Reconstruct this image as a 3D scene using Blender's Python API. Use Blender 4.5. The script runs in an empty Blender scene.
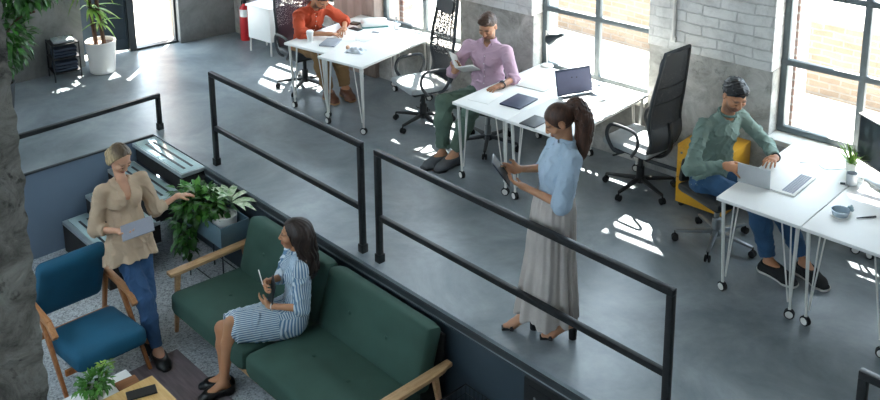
import bpy, bmesh, math, random
import numpy as np
from mathutils import Vector, Matrix, Euler
random.seed(7); RNG = np.random.default_rng(5)
SC = bpy.context.scene
COL = SC.collection
LOW = -0.88                      # level of the sunken lounge; the main floor is z = 0

# ---------------------------------------------------------------- camera, sky, sun, exposure
YAW, PITCH, ROLL = 2.38360064, 0.231571946, -0.00848820158
FPX, PPY = 966.740357, -42.9978
def cam_axes():
    f = np.array([math.cos(PITCH)*math.cos(YAW), math.cos(PITCH)*math.sin(YAW), -math.sin(PITCH)])
    r = np.array([math.sin(YAW), -math.cos(YAW), 0.0]); u = np.cross(r, f)
    r2 = r*math.cos(ROLL)+u*math.sin(ROLL); u2 = -r*math.sin(ROLL)+u*math.cos(ROLL)
    return r2, u2, f
_r, _u, _f = cam_axes()
CAM = (7.6353, -4.2762, 4.0)
cd = bpy.data.cameras.new('camera'); cam = bpy.data.objects.new('camera', cd); COL.objects.link(cam)
cam.matrix_world = Matrix(((_r[0], _u[0], -_f[0], CAM[0]), (_r[1], _u[1], -_f[1], CAM[1]), (_r[2], _u[2], -_f[2], CAM[2]), (0, 0, 0, 1)))
cd.sensor_fit = 'HORIZONTAL'; cd.sensor_width = 36.0; cd.lens = 36.0*FPX/880.0
cd.shift_y = (PPY-200.0)/880.0; cd.clip_start = 0.05
SC.camera = cam

W = bpy.data.worlds.new('sky'); SC.world = W; W.use_nodes = True
bg = W.node_tree.nodes['Background']; bg.inputs['Color'].default_value = (0.71, 0.87, 1.0, 1); bg.inputs['Strength'].default_value = 5.0
sl = bpy.data.lights.new('sun', 'SUN'); sl.energy = 24.0; sl.angle = 0.012; sl.color = (1.0, 0.95, 0.87)
sun = bpy.data.objects.new('sun', sl); COL.objects.link(sun)
sun.rotation_euler = Vector((0.45, -0.50, -1.0)).to_track_quat('-Z', 'Y').to_euler()
vs = SC.view_settings; vs.view_transform = 'Standard'; vs.look = 'None'; vs.gamma = 1.0; vs.use_curve_mapping = False
vs.exposure = 1.15

# ---------------------------------------------------------------- materials
def lin(h):
    h = h.lstrip('#'); c = [int(h[i:i+2], 16)/255 for i in (0, 2, 4)]
    return tuple((x/12.92 if x <= .04045 else ((x+.055)/1.055)**2.4) for x in c)
MATS = {}
def mat(name, col, rough=.5, metal=0.0, var=0.0, scale=8.0, bump=0.0, bscale=None, stretch=None, sss=0.0, coat=0.0, spec=.5, detail=6, emit=0):
    """Principled surface whose colour is mottled by noise; optional noise bump."""
    if name in MATS: return MATS[name]
    if isinstance(col, str): col = lin(col)
    m = bpy.data.materials.new(name); m.use_nodes = True; nt = m.node_tree; N = nt.nodes; K = nt.links
    b = N['Principled BSDF']
    b.inputs['Base Color'].default_value = (*col, 1); b.inputs['Roughness'].default_value = rough; b.inputs['Metallic'].default_value = metal
    b.inputs['Specular IOR Level'].default_value = spec
    if sss: b.inputs['Subsurface Weight'].default_value = sss; b.inputs['Subsurface Radius'].default_value = (.02, .008, .004)
    if coat: b.inputs['Coat Weight'].default_value = coat; b.inputs['Coat Roughness'].default_value = .08
    tc = N.new('ShaderNodeTexCoord'); out = tc.outputs['Object']
    if stretch:
        mp = N.new('ShaderNodeMapping'); mp.inputs['Scale'].default_value = stretch; K.new(out, mp.inputs['Vector']); out = mp.outputs['Vector']
    n = N.new('ShaderNodeTexNoise'); n.inputs['Scale'].default_value = scale; n.inputs['Detail'].default_value = detail; K.new(out, n.inputs['Vector'])
    r = N.new('ShaderNodeValToRGB'); lo = 1-var; hi = 1+var*.7
    r.color_ramp.elements[0].position = .3; r.color_ramp.elements[1].position = .7
    r.color_ramp.elements[0].color = (*[min(1, c*lo) for c in col], 1); r.color_ramp.elements[1].color = (*[min(1, c*hi) for c in col], 1)
    K.new(n.outputs['Fac'], r.inputs['Fac']); K.new(r.outputs['Color'], b.inputs['Base Color'])
    if bump:
        n2 = N.new('ShaderNodeTexNoise'); n2.inputs['Scale'].default_value = bscale or scale*4; n2.inputs['Detail'].default_value = 8; K.new(out, n2.inputs['Vector'])
        bp = N.new('ShaderNodeBump'); bp.inputs['Strength'].default_value = bump; bp.inputs['Distance'].default_value = .01
        K.new(n2.outputs['Fac'], bp.inputs['Height']); K.new(bp.outputs['Normal'], b.inputs['Normal'])
    MATS[name] = m; return m

def nodes_of(name):
    m = bpy.data.materials.new(name); m.use_nodes = True
    MATS[name] = m
    return m, m.node_tree.nodes, m.node_tree.links, m.node_tree.nodes['Principled BSDF']
def ramp(N, stops):
    r = N.new('ShaderNodeValToRGB'); e = r.color_ramp.elements
    while len(e) < len(stops): e.new(.5)
    for i, (p, c) in enumerate(stops): e[i].position = p; e[i].color = (*c, 1) if len(c) == 3 else c
    return r
def noise(N, K, vec, scale, detail=8, rough=.6, dist=0.0):
    n = N.new('ShaderNodeTexNoise'); n.inputs['Scale'].default_value = scale; n.inputs['Detail'].default_value = detail
    n.inputs['Roughness'].default_value = rough; n.inputs['Distortion'].default_value = dist; K.new(vec, n.inputs['Vector']); return n
def mixc(N, K, fac, a, b, mode='MIX'):
    m = N.new('ShaderNodeMix'); m.data_type = 'RGBA'; m.blend_type = mode
    if isinstance(fac, float): m.inputs[0].default_value = fac
    else: K.new(fac, m.inputs[0])
    for s, v in ((6, a), (7, b)):
        if isinstance(v, tuple): m.inputs[s].default_value = (*v, 1)
        else: K.new(v, m.inputs[s])
    return m.outputs[2]

def m_floor():
    m, N, K, b = nodes_of('polished_concrete')
    v = N.new('ShaderNodeTexCoord').outputs['Object']
    n1 = noise(N, K, v, 1.3, 10, .66, .5); n2 = noise(N, K, v, 5.5, 10, .7, .3); n3 = noise(N, K, v, 60, 4)
    r1 = ramp(N, [(.3, (.115, .142, .158)), (.52, (.215, .248, .268)), (.72, (.325, .358, .375))]); K.new(n1.outputs['Fac'], r1.inputs['Fac'])
    r2 = ramp(N, [(.25, (.86, .86, .86)), (.75, (1.08, 1.08, 1.08))]); K.new(n2.outputs['Fac'], r2.inputs['Fac'])
    c = mixc(N, K, 1.0, r1.outputs['Color'], r2.outputs['Color'], 'MULTIPLY')
    vo = N.new('ShaderNodeTexVoronoi'); vo.feature = 'DISTANCE_TO_EDGE'; vo.inputs['Scale'].default_value = .55
    nd = noise(N, K, v, 2.2, 3, .5); va = N.new('ShaderNodeVectorMath'); va.operation = 'MULTIPLY_ADD'; va.inputs[1].default_value = (.35, .35, .35); K.new(v, va.inputs[2]); K.new(nd.outputs['Color'], va.inputs[0]); K.new(va.outputs[0], vo.inputs['Vector'])
    rc = ramp(N, [(.0, (.5, .5, .5)), (.004, (1, 1, 1))]); K.new(vo.outputs['Distance'], rc.inputs['Fac'])
    c = mixc(N, K, .0, c, mixc(N, K, 1.0, c, rc.outputs['Color'], 'MULTIPLY')); K.new(c, b.inputs['Base Color'])
    rr = ramp(N, [(.25, (.27,)*3), (.75, (.40,)*3)]); K.new(n2.outputs['Fac'], rr.inputs['Fac']); K.new(rr.outputs['Color'], b.inputs['Roughness'])
    bp = N.new('ShaderNodeBump'); bp.inputs['Strength'].default_value = .12; bp.inputs['Distance'].default_value = .004; K.new(n3.outputs['Fac'], bp.inputs['Height']); K.new(bp.outputs['Normal'], b.inputs['Normal'])
    return m
def m_terrazzo():
    m, N, K, b = nodes_of('speckled_concrete')
    v = N.new('ShaderNodeTexCoord').outputs['Object']
    vo = N.new('ShaderNodeTexVoronoi'); vo.inputs['Scale'].default_value = 85; K.new(v, vo.inputs['Vector'])
    r1 = ramp(N, [(.0, (.16, .175, .19)), (.3, (.42, .45, .47)), (.75, (.72, .76, .78))]); K.new(vo.outputs['Color'], r1.inputs['Fac'])
    n = noise(N, K, v, 1.6, 8); r2 = ramp(N, [(.3, (.62,)*3), (.7, (1.0,)*3)]); K.new(n.outputs['Fac'], r2.inputs['Fac'])
    K.new(mixc(N, K, 1.0, r1.outputs['Color'], r2.outputs['Color'], 'MULTIPLY'), b.inputs['Base Color']); b.inputs['Roughness'].default_value = .45
    return m
def m_rawconcrete(name, stops, scale=2.0, pits=9.0, bump=.5, pitdark=.35, dist=.02):
    m, N, K, b = nodes_of(name)
    v = N.new('ShaderNodeTexCoord').outputs['Object']
    n1 = noise(N, K, v, scale, 12, .72, .5); r1 = ramp(N, stops); K.new(n1.outputs['Fac'], r1.inputs['Fac'])
    n2 = noise(N, K, v, pits, 10, .75, .15); rp = ramp(N, [(.30, (pitdark,)*3), (.43, (1, 1, 1))]); K.new(n2.outputs['Fac'], rp.inputs['Fac'])
    c = mixc(N, K, 1.0, r1.outputs['Color'], rp.outputs['Color'], 'MULTIPLY'); K.new(c, b.inputs['Base Color']); b.inputs['Roughness'].default_value = .9
    ma = N.new('ShaderNodeMath'); ma.operation = 'ADD'; K.new(rp.outputs['Color'], ma.inputs[0]); K.new(n1.outputs['Fac'], ma.inputs[1])
    bp = N.new('ShaderNodeBump'); bp.inputs['Strength'].default_value = bump; bp.inputs['Distance'].default_value = dist; K.new(ma.outputs[0], bp.inputs['Height']); K.new(bp.outputs['Normal'], b.inputs['Normal'])
    return m
def m_brick(name, c1, c2, mortar, stain=.0, bump=.6, bw=.24, bh=.075, ms=.012):
    m, N, K, b = nodes_of(name)
    tc = N.new('ShaderNodeTexCoord'); v = tc.outputs['Object']
    nd = noise(N, K, v, 2.3, 4); sub = N.new('ShaderNodeVectorMath'); sub.operation = 'MULTIPLY_ADD'; K.new(nd.outputs['Color'], sub.inputs[0]); sub.inputs[1].default_value = (.05, .05, .05); K.new(v, sub.inputs[2])
    s = N.new('ShaderNodeSeparateXYZ'); K.new(sub.outputs[0], s.inputs[0]); cx = N.new('ShaderNodeCombineXYZ'); 
    ad = N.new('ShaderNodeMath'); ad.operation = 'ADD'; K.new(s.outputs['X'], ad.inputs[0]); K.new(s.outputs['Y'], ad.inputs[1])
    K.new(ad.outputs[0], cx.inputs['X']); K.new(s.outputs['Z'], cx.inputs['Y'])
    br = N.new('ShaderNodeTexBrick'); K.new(cx.outputs[0], br.inputs['Vector']); br.inputs['Scale'].default_value = 1.0
    br.inputs['Brick Width'].default_value = bw; br.inputs['Row Height'].default_value = bh; br.inputs['Mortar Size'].default_value = ms; br.inputs['Mortar Smooth'].default_value = .4
    br.inputs['Color1'].default_value = (*c1, 1); br.inputs['Color2'].default_value = (*c2, 1); br.inputs['Mortar'].default_value = (*mortar, 1)
    n = noise(N, K, v, 6, 12, .75, .4); r = ramp(N, [(.3, (1-stain,)*3), (.55, (1, 1, 1))]); K.new(n.outputs['Fac'], r.inputs['Fac'])
    K.new(mixc(N, K, 1.0, br.outputs['Color'], r.outputs['Color'], 'MULTIPLY'), b.inputs['Base Color']); b.inputs['Roughness'].default_value = .85
    mm = N.new('ShaderNodeMath'); mm.operation = 'MULTIPLY_ADD'; K.new(n.outputs['Fac'], mm.inputs[0]); mm.inputs[1].default_value = .8
    inv = N.new('ShaderNodeMath'); inv.operation = 'SUBTRACT'; inv.inputs[0].default_value = 1; K.new(br.outputs['Fac'], inv.inputs[1]); K.new(inv.outputs[0], mm.inputs[2])
    bp = N.new('ShaderNodeBump'); bp.inputs['Strength'].default_value = bump; bp.inputs['Distance'].default_value = .02; K.new(mm.outputs[0], bp.inputs['Height']); K.new(bp.outputs['Normal'], b.inputs['Normal'])
    return m
def m_wood(name, c1, c2, axis=(1, 12, 12), rough=.45):
    m, N, K, b = nodes_of(name)
    v = N.new('ShaderNodeTexCoord').outputs['Object']; mp = N.new('ShaderNodeMapping'); mp.inputs['Scale'].default_value = axis; K.new(v, mp.inputs['Vector'])
    n = noise(N, K, mp.outputs['Vector'], 3.0, 8, .6, .8); r = ramp(N, [(.3, c1), (.7, c2)]); K.new(n.outputs['Fac'], r.inputs['Fac']); K.new(r.outputs['Color'], b.inputs['Base Color'])
    b.inputs['Roughness'].default_value = rough; return m
def m_glass(name, tint=(1, 1, 1), refl=.08):
    """Thin window pane: straight-through light plus a faint mirror reflection."""
    m = bpy.data.materials.new(name); m.use_nodes = True; N = m.node_tree.nodes; K = m.node_tree.links; N.clear(); MATS[name] = m
    t = N.new('ShaderNodeBsdfTransparent'); t.inputs['Color'].default_value = (*tint, 1); g = N.new('ShaderNodeBsdfGlossy'); g.inputs['Roughness'].default_value = .02
    f = N.new('ShaderNodeLayerWeight'); f.inputs['Blend'].default_value = .25; mu = N.new('ShaderNodeMath'); mu.operation = 'MULTIPLY_ADD'; K.new(f.outputs['Fresnel'], mu.inputs[0]); mu.inputs[1].default_value = .6; mu.inputs[2].default_value = refl*.3
    x = N.new('ShaderNodeMixShader'); K.new(mu.outputs[0], x.inputs[0]); K.new(t.outputs[0], x.inputs[1]); K.new(g.outputs[0], x.inputs[2])
    o = N.new('ShaderNodeOutputMaterial'); K.new(x.outputs[0], o.inputs['Surface']); return m
def m_stripe(name, c1, c2):
    m, N, K, b = nodes_of(name)
    a = N.new('ShaderNodeAttribute'); a.attribute_name = 'stripe'
    mu = N.new('ShaderNodeMath'); mu.operation = 'MULTIPLY'; K.new(a.outputs['Fac'], mu.inputs[0]); mu.inputs[1].default_value = 2*math.pi/.0175
    si = N.new('ShaderNodeMath'); si.operation = 'SINE'; K.new(mu.outputs[0], si.inputs[0])
    r = ramp(N, [(.35, c1), (.55, c2)]); ma = N.new('ShaderNodeMath'); ma.operation = 'MULTIPLY_ADD'; ma.inputs[1].default_value = .5; ma.inputs[2].default_value = .5; K.new(si.outputs[0], ma.inputs[0]); K.new(ma.outputs[0], r.inputs['Fac'])
    K.new(r.outputs['Color'], b.inputs['Base Color']); b.inputs['Roughness'].default_value = .85; return m
def m_pinstripe(name, c1, c2, sc=90):
    m, N, K, b = nodes_of(name)
    v = N.new('ShaderNodeTexCoord').outputs['Object']; w = N.new('ShaderNodeTexWave'); w.inputs['Scale'].default_value = sc; w.inputs['Distortion'].default_value = .6; K.new(v, w.inputs['Vector'])
    r = ramp(N, [(.3, c1), (.7, c2)]); K.new(w.outputs['Fac'], r.inputs['Fac']); K.new(r.outputs['Color'], b.inputs['Base Color']); b.inputs['Roughness'].default_value = .8; return m
def m_mesh(name, col, hole=.45, scale=70):
    """Woven chair mesh: small see-through holes."""
    m, N, K, b = nodes_of(name); b.inputs['Base Color'].default_value = (*col, 1); b.inputs['Roughness'].default_value = .6
    v = N.new('ShaderNodeTexCoord').outputs['Object']; vo = N.new('ShaderNodeTexVoronoi'); vo.inputs['Scale'].default_value = scale; K.new(v, vo.inputs['Vector'])
    lt = N.new('ShaderNodeMath'); lt.operation = 'GREATER_THAN'; K.new(vo.outputs['Distance'], lt.inputs[0]); lt.inputs[1].default_value = hole; 
    K.new(lt.outputs[0], b.inputs['Alpha']); return m
def m_leaf(name, c1, c2, sc=9):
    m, N, K, b = nodes_of(name)
    v = N.new('ShaderNodeTexCoord').outputs['Object']; n = noise(N, K, v, sc, 4); r = ramp(N, [(.35, c1), (.65, c2)]); K.new(n.outputs['Fac'], r.inputs['Fac']); K.new(r.outputs['Color'], b.inputs['Base Color'])
    b.inputs['Roughness'].default_value = .4; b.inputs['Transmission Weight'].default_value = 0.0; return m

# ---------------------------------------------------------------- objects
def tag(o, label=None, cat=None, group=None, kind=None):
    if label: o['label'] = label
    if cat: o['category'] = cat
    if group: o['group'] = group
    if kind: o['kind'] = kind
    return o
def thing(name, label, cat, loc=(0, 0, 0), rz=0.0, group=None):
    o = bpy.data.objects.new(name, None); COL.objects.link(o); o.empty_display_size = .1
    o.location = loc; o.rotation_euler = (0, 0, rz); return tag(o, label, cat, group)
def dup(root, loc, rz, label, group=None):
    r = root.copy(); COL.objects.link(r); r.location = loc; r.rotation_euler = (0, 0, rz); r['label'] = label
    if group: r['group'] = group
    for ch in list(root.children):
        c = ch.copy(); COL.objects.link(c); c.parent = r
        for g in list(ch.children):
            d = g.copy(); COL.objects.link(d); d.parent = c
    return r

class MB:
    def __init__(s): s.v = []; s.f = []; s.m = []; s.sm = []
    def add(s, vs, fs, mi=0, smooth=True, M=None):
        o = len(s.v)
        s.v += [tuple(M @ Vector(p)) if M is not None else tuple(p) for p in vs]
        for f in fs: s.f.append(tuple(o+i for i in f)); s.m.append(mi); s.sm.append(smooth)
        return s
    def bm(s, b, mi=0, M=None):
        b.verts.index_update(); s.add([v.co[:] for v in b.verts], [[v.index for v in f.verts] for f in b.faces], mi, True, M); b.free(); return s
    def box(s, c, d, bev=0.0, rot=None, mi=0, seg=2):
        b = bmesh.new(); bmesh.ops.create_cube(b, size=1.0)
        for v in b.verts: v.co = Vector((v.co.x*d[0], v.co.y*d[1], v.co.z*d[2]))
        if bev: bmesh.ops.bevel(b, geom=list(b.edges), offset=min(bev, min(d)*.49), segments=seg, affect='EDGES', profile=.5)
        M = Matrix.Translation(c)
        if rot is not None: M = M @ (rot if isinstance(rot, Matrix) else Euler(rot).to_matrix().to_4x4())
        return s.bm(b, mi, M)
    def bar(s, p, q, w, h, up=(0, 0, 1), bev=0.0, mi=0, w2=None, h2=None):
        """Rectangular bar from p to q, width w across and height h along `up`; optionally tapered to w2 x h2."""
        p = Vector(p); q = Vector(q); d = (q-p).normalized(); up = Vector(up); x = d.cross(up)
        if x.length < 1e-4: x = d.cross(Vector((1, 0, 0)))
        x.normalize(); z = x.cross(d).normalized(); w2 = w2 or w; h2 = h2 or h
        b = bmesh.new(); L = []
        for (o, a, c) in ((p, w, h), (q, w2, h2)):
            for sx, sz in ((-1, -1), (1, -1), (1, 1), (-1, 1)): L.append(b.verts.new(o+x*(sx*a/2)+z*(sz*c/2)))
        for f in ((3, 2, 1, 0), (4, 5, 6, 7), (0, 1, 5, 4), (1, 2, 6, 5), (2, 3, 7, 6), (3, 0, 4, 7)): b.faces.new([L[i] for i in f])
        bmesh.ops.recalc_face_normals(b, faces=b.faces)
        if bev: bmesh.ops.bevel(b, geom=list(b.edges), offset=bev, segments=2, affect='EDGES', profile=.5)
        return s.bm(b, mi)
    def tube(s, pts, r, n=8, closed=False, mi=0, flat=None):
        P = [Vector(p) for p in pts]; m = len(P); R = list(r) if hasattr(r, '__len__') else [r]*m
        T = []
        for i in range(m):
            a = P[i-1] if (i > 0 or closed) else P[i]; c = P[(i+1) % m] if (i < m-1 or closed) else P[i]
            T.append((c-a).normalized())
        up = Vector((0, 0, 1)) if abs(T[0].z) < .9 else Vector((1, 0, 0)); x = T[0].cross(up).normalized(); V = []; F = []
        for i in range(m):
            x = (x - T[i]*x.dot(T[i])).normalized(); y = T[i].cross(x)
            for k in range(n):
                a = 2*math.pi*k/n; V.append(P[i]+x*(math.cos(a)*R[i])+y*(math.sin(a)*R[i]*(flat or 1)))
        for i in range(m if closed else m-1):
            j = (i+1) % m
            for k in range(n): F.append((i*n+k, i*n+(k+1) % n, j*n+(k+1) % n, j*n+k))
        if not closed: F.append(tuple(range(n-1, -1, -1))); F.append(tuple((m-1)*n+k for k in range(n)))
        return s.add(V, F, mi)
    def lathe(s, prof, n=24, M=None, mi=0, cap=True):
        V = []; F = []; m = len(prof)
        for r, z in prof:
            for k in range(n): a = 2*math.pi*k/n; V.append((r*math.cos(a), r*math.sin(a), z))
        for i in range(m-1):
            for k in range(n): F.append((i*n+k, i*n+(k+1) % n, (i+1)*n+(k+1) % n, (i+1)*n+k))
        if cap: F.append(tuple(range(n-1, -1, -1))); F.append(tuple((m-1)*n+k for k in range(n)))
        return s.add(V, F, mi, True, M)
    def prism(s, poly, h, M=None, mi=0, bev=0.0):
        b = bmesh.new(); vs = [b.verts.new((x, y, 0)) for x, y in poly]; f = b.faces.new(vs)
        e = bmesh.ops.extrude_face_region(b, geom=[f]); bmesh.ops.translate(b, verts=[v for v in e['geom'] if isinstance(v, bmesh.types.BMVert)], vec=(0, 0, h))
        bmesh.ops.recalc_face_normals(b, faces=b.faces)
        if bev: bmesh.ops.bevel(b, geom=list(b.edges), offset=bev, segments=2, affect='EDGES', profile=.5)
        return s.bm(b, mi, M)
    def sphere(s, c, r, n=12, mi=0):
        b = bmesh.new(); bmesh.ops.create_uvsphere(b, u_segments=n, v_segments=max(6, n//2), radius=1.0)
        rr = r if hasattr(r, '__len__') else (r, r, r)
        for v in b.verts: v.co = Vector((v.co.x*rr[0]+c[0], v.co.y*rr[1]+c[1], v.co.z*rr[2]+c[2]))
        return s.bm(b, mi)
    def build(s, name, mats, parent=None, ang=35, label=None):
        me = bpy.data.meshes.new(name); me.from_pydata(s.v, [], s.f)
        for m in (mats if isinstance(mats, (list, tuple)) else [mats]): me.materials.append(m)
        me.polygons.foreach_set('material_index', s.m); me.polygons.foreach_set('use_smooth', s.sm); me.update()
        try: me.set_sharp_from_angle(angle=math.radians(ang))
        except Exception: pass
        o = bpy.data.objects.new(name, me); COL.objects.link(o)
        if parent is not None: o.parent = parent
        if label: o['label'] = label
        return o
def struct(name, mb, m, parent=None, label=None):
    o = mb.build(name, m, parent)
    if parent is None: tag(o, label, None, None, 'structure')
    return o
def single(mb, name, m, label, cat, group=None): return tag(mb.build(name, m), label, cat, group)
def cushion(mb, c, d, rot=None, puff=.02, n=10, mi=0, dimples=()):
    """Rounded, slightly domed upholstered slab; dimples = (x, y) button hollows on its +z face."""
    b = bmesh.new(); bmesh.ops.create_cube(b, size=1.0)
    bmesh.ops.subdivide_edges(b, edges=list(b.edges), cuts=n, use_grid_fill=True)
    for v in b.verts:
        x, y, z = v.co*2; r = .16
        def soft(t, e): return t
        p = Vector((x*d[0]/2, y*d[1]/2, z*d[2]/2)); rad = min(d[2]*.42, .055)
        q = Vector([max(-h, min(h, t)) for t, h in zip(p, (d[0]/2-rad, d[1]/2-rad, d[2]/2-rad))]); dv = p-q
        if dv.length > 1e-6: p = q+dv.normalized()*min(rad, dv.length if dv.length < rad else rad)
        dome = (1-x*x)*(1-y*y)*puff
        p.z += dome*(1 if z > 0 else -.2)
        if z > .5:
            for (dx, dy) in dimples:
                rr = math.hypot(p.x-dx, p.y-dy); p.z -= .022*math.exp(-(rr/.05)**2)
        v.co = p
    M = Matrix.Translation(c)
    if rot is not None: M = M @ (rot if isinstance(rot, Matrix) else Euler(rot).to_matrix().to_4x4())
    return mb.bm(b, mi, M)
def smooth_path(pts, n=6):
    """Catmull-Rom through the points."""
    P = [Vector(p) for p in pts]; out = []
    for i in range(len(P)-1):
        p0 = P[max(i-1, 0)]; p1 = P[i]; p2 = P[i+1]; p3 = P[min(i+2, len(P)-1)]
        for k in range(n):
            t = k/n; out.append(.5*((2*p1)+(p2-p0)*t+(2*p0-5*p1+4*p2-p3)*t*t+(3*p1-p0-3*p2+p3)*t**3))
    return out+[P[-1]]
# ---------------------------------------------------------------- palette
FLOOR = m_floor(); TERR = m_terrazzo()
RAWC = m_rawconcrete('rough_concrete', [(.3, (.24, .235, .215)), (.5, (.42, .41, .38)), (.7, (.62, .61, .58))], 4.5, 9, .8, .6)
COLC = m_rawconcrete('pitted_column_concrete', [(.36, (.105, .097, .082)), (.5, (.235, .22, .19)), (.66, (.38, .365, .32))], 7, 15, 1.0, .2, .04)
FARC = m_rawconcrete('plastered_concrete', [(.3, (.13, .13, .126)), (.5, (.21, .21, .203)), (.72, (.30, .30, .29))], 1.5, 7, .35, .75)
WBRICK = m_brick('white_painted_brick', (.66, .66, .64), (.70, .70, .68), (.60, .60, .585), .30, .8, .31, .095, .006)
OBRICK = m_brick('yard_brick', (.185, .135, .098), (.235, .182, .138), (.21, .19, .17), .25, .4)
PBRICK = m_brick('pink_brick', (.26, .165, .14), (.32, .225, .19), (.38, .35, .32), .2, .4)
WPLAST = mat('white_plaster', '#d9d8d2', .8, var=.12, scale=3, bump=.15)
BROWNW = mat('stained_plaster', '#9c8a80', .85, var=.35, scale=3.0, bump=.3, stretch=(3, 3, .6))
BLUEW = mat('slate_blue_paint', '#708194', .55, var=.10, scale=1.6)
DARKW = mat('dark_wall_paint', '#37444d', .5, var=.12, scale=2.0)
CEIL = mat('ceiling_paint', '#c9cac8', .9, var=.05)
FRAME = mat('grey_window_steel', '#5a6467', .5, var=.18, scale=10, bump=.1)
PAVE = mat('pale_paving', '#c8c2b6', .9, var=.1, scale=2)
GLASS = m_glass('window_glass')
STEEL = mat('black_painted_steel', '#26282a', .42, .35, var=.3, scale=24, bump=.08)
BLACK = mat('black_plastic', '#17191b', .5, var=.12, scale=20)
DARKP = mat('dark_grey_plastic', '#33383c', .5, var=.12, scale=16)
GREYM = mat('grey_aluminium', '#8b9092', .35, .7, var=.1, scale=12)
WHITE = mat('white_laminate', '#f3f2ef', .42, var=.03, scale=4)
WMETAL = mat('white_painted_metal', '#dedcd6', .4, var=.05, scale=12)
RUBBER = mat('black_rubber', '#121314', .75, var=.1)
TREADG = mat('pale_step_glass', '#c2dadb', .10, .0, var=.12, scale=2.0, coat=.6, spec=.8)
TREADF = mat('brushed_step_frame', '#c3ccce', .3, .6, var=.1)
DBROWN = mat('dark_step_box', '#1d1b1c', .7, var=.25, scale=4)

# ---------------------------------------------------------------- setting: window wall (local frame: x along the wall, y outwards)
WT = math.atan(.075); WO = Vector((2.0, 2.93, 0))
def wstruct(name, mb, m, label=None, parent=None):
    o = mb.build(name, m, parent)
    if parent is None: o.location = WO; o.rotation_euler = (0, 0, WT); tag(o, label, None, None, 'structure')
    return o
def wp(s, t, z): c, n = math.cos(WT), math.sin(WT); return Vector((2+s*c-t*n, 2.93+s*n+t*c, z))
WINS = [(-4.75, -3.43), (-2.72, -1.40), (-.43, .87), (2.03, 3.35)]
ZS = .655; ZT = 3.15; ZB = 1.22; ZC = 5.0
piers = [(-5.6, -4.75), (-3.43, -2.72), (-1.40, -.43), (.87, 2.03), (3.35, 8.5)]  # unseen last pier stands in for a window to darken that floor corner
mb = MB(); mw = MB(); mbr = MB()
for i, (a, b) in enumerate(piers):
    (mbr if i == 1 else mb).box(((a+b)/2, .04, ZB/2), (b-a, .42, ZB), .008)
    (mbr if i == 1 else mw).box(((a+b)/2, .025, (ZB+ZT)/2), (b-a, .45, ZT-ZB), .012)
for a, b in WINS: mb.box(((a+b)/2, .07, (ZS-.045)/2), (b-a, .36, ZS-.045))
wstruct('wall_window_side', mb, RAWC, 'rough grey concrete lower part of the window wall')
mw.box((1.45, .025, (ZT+ZC)/2), (14.1, .45, ZC-ZT))
wstruct('wall_window_side_brick', mw, WBRICK, 'white painted brick upper part of the window wall')
wstruct('wall_window_side_pier', mbr, BROWNW, 'stained brownish pier between the two far windows')
for i, (a, b) in enumerate(WINS):
    f = MB(); c = (a+b)/2
    for z in (ZS+.03, 1.275, 1.89, 2.505, ZT-.03): f.box((c, 0, z), (b-a, .055, .052), .006)
    for x in (a+.03, c, b-.03): f.box((x, 0, (ZS+ZT)/2), (.055, .05, ZT-ZS), .006)
    o = wstruct('window_%d' % (i+1), f, FRAME, 'grey steel window frame with glazing bars')
    g = MB()
    for x0, x1 in ((a+.05, c-.025), (c+.025, b-.05)):
        for z0, z1 in ((ZS+.05, 1.25), (1.30, 1.865), (1.915, 2.48), (2.53, ZT-.05)):
            g.add([(x0, .004, z0), (x1, .004, z0), (x1, .004, z1), (x0, .004, z1)], [(0, 1, 2, 3)], 0, False)
    g.build('glass_pane', GLASS, o)
    s = MB(); s.box((c, -.085, ZS-.022), (b-a+.02, .27, .045), .008)
    s.build('window_sill', WPLAST, o)
# ---------------------------------------------------------------- floors, platform edge, far walls, ceiling
FX0, FX1 = -3.75, 9.0; EY = -.09
f = MB()
def slab(x0, y0, x1, y1, z0, z1): f.box(((x0+x1)/2, (y0+y1)/2, (z0+z1)/2), (x1-x0, y1-y0, z1-z0))
slab(FX0, EY, FX1, 3.6, -.10, 0); slab(FX0, -7.0, -1.07, EY, -.10, 0)
struct('floor', f, FLOOR, None, 'grey polished concrete main floor')
f = MB(); f.box((3.9, -3.5, LOW-.05), (11.0, 7.4, .1)); struct('floor_lounge', f, TERR, None, 'speckled concrete floor of the sunken lounge')
f = MB(); f.box((4.0, EY+.10, (LOW-.1)/2-.03), (10.1, .16, -LOW-.10)); struct('wall_platform', f, DARKW, None, 'dark slate painted front of the raised floor')
f = MB(); f.box((-1.142, -3.5, (LOW-.112)/2), (.16, 6.82, -LOW+.088)); struct('wall_lounge', f, BLUEW, None, 'slate blue wall of the sunken lounge')
f = MB(); f.box((-1.066, -3.52, -.008), (.03, 6.85, .02), .003); f.box((3.9, EY-.006, -.052), (7.9, .02, .045), .004); struct('trim_1', f, DARKP, None, 'dark edging along the raised floor')
f = MB()
f.box((-3.68, -3.0, 2.5), (.26, 6.6, 5.0)); f.box((-3.9, .3, 3.6), (.26, .2, 2.8)); f.box((-3.86, 1.0, 3.7), (.24, 1.3, 2.6))
struct('wall_far', f, FARC, None, 'grey concrete far wall')
f = MB(); f.box((-3.56, 2.12, 2.5), (.20, 1.06, 5.0), .01, (0, 0, -.13)); struct('wall_far_pier', f, FARC, None, 'grey plastered pier beside the open doorway')
f = MB(); f.box((2.7, -1.6, ZC+.06), (13.2, 11.2, .12)); struct('ceiling', f, CEIL, None, 'pale unseen ceiling that keeps the sun out')  # out of view, put in to block the sun
f = MB(); f.box((2.7, -7.06, 1.15), (13.0, .16, 4.4)); f.box((2.7, -7.06, 4.75), (13.0, .16, .5))  # unseen wall put in to limit fill; high openings let sky light in
for x in (-3.7, .6, 4.9, 9.1): f.box((x, -7.06, 3.6), (.5, .16, 2.2))
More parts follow.
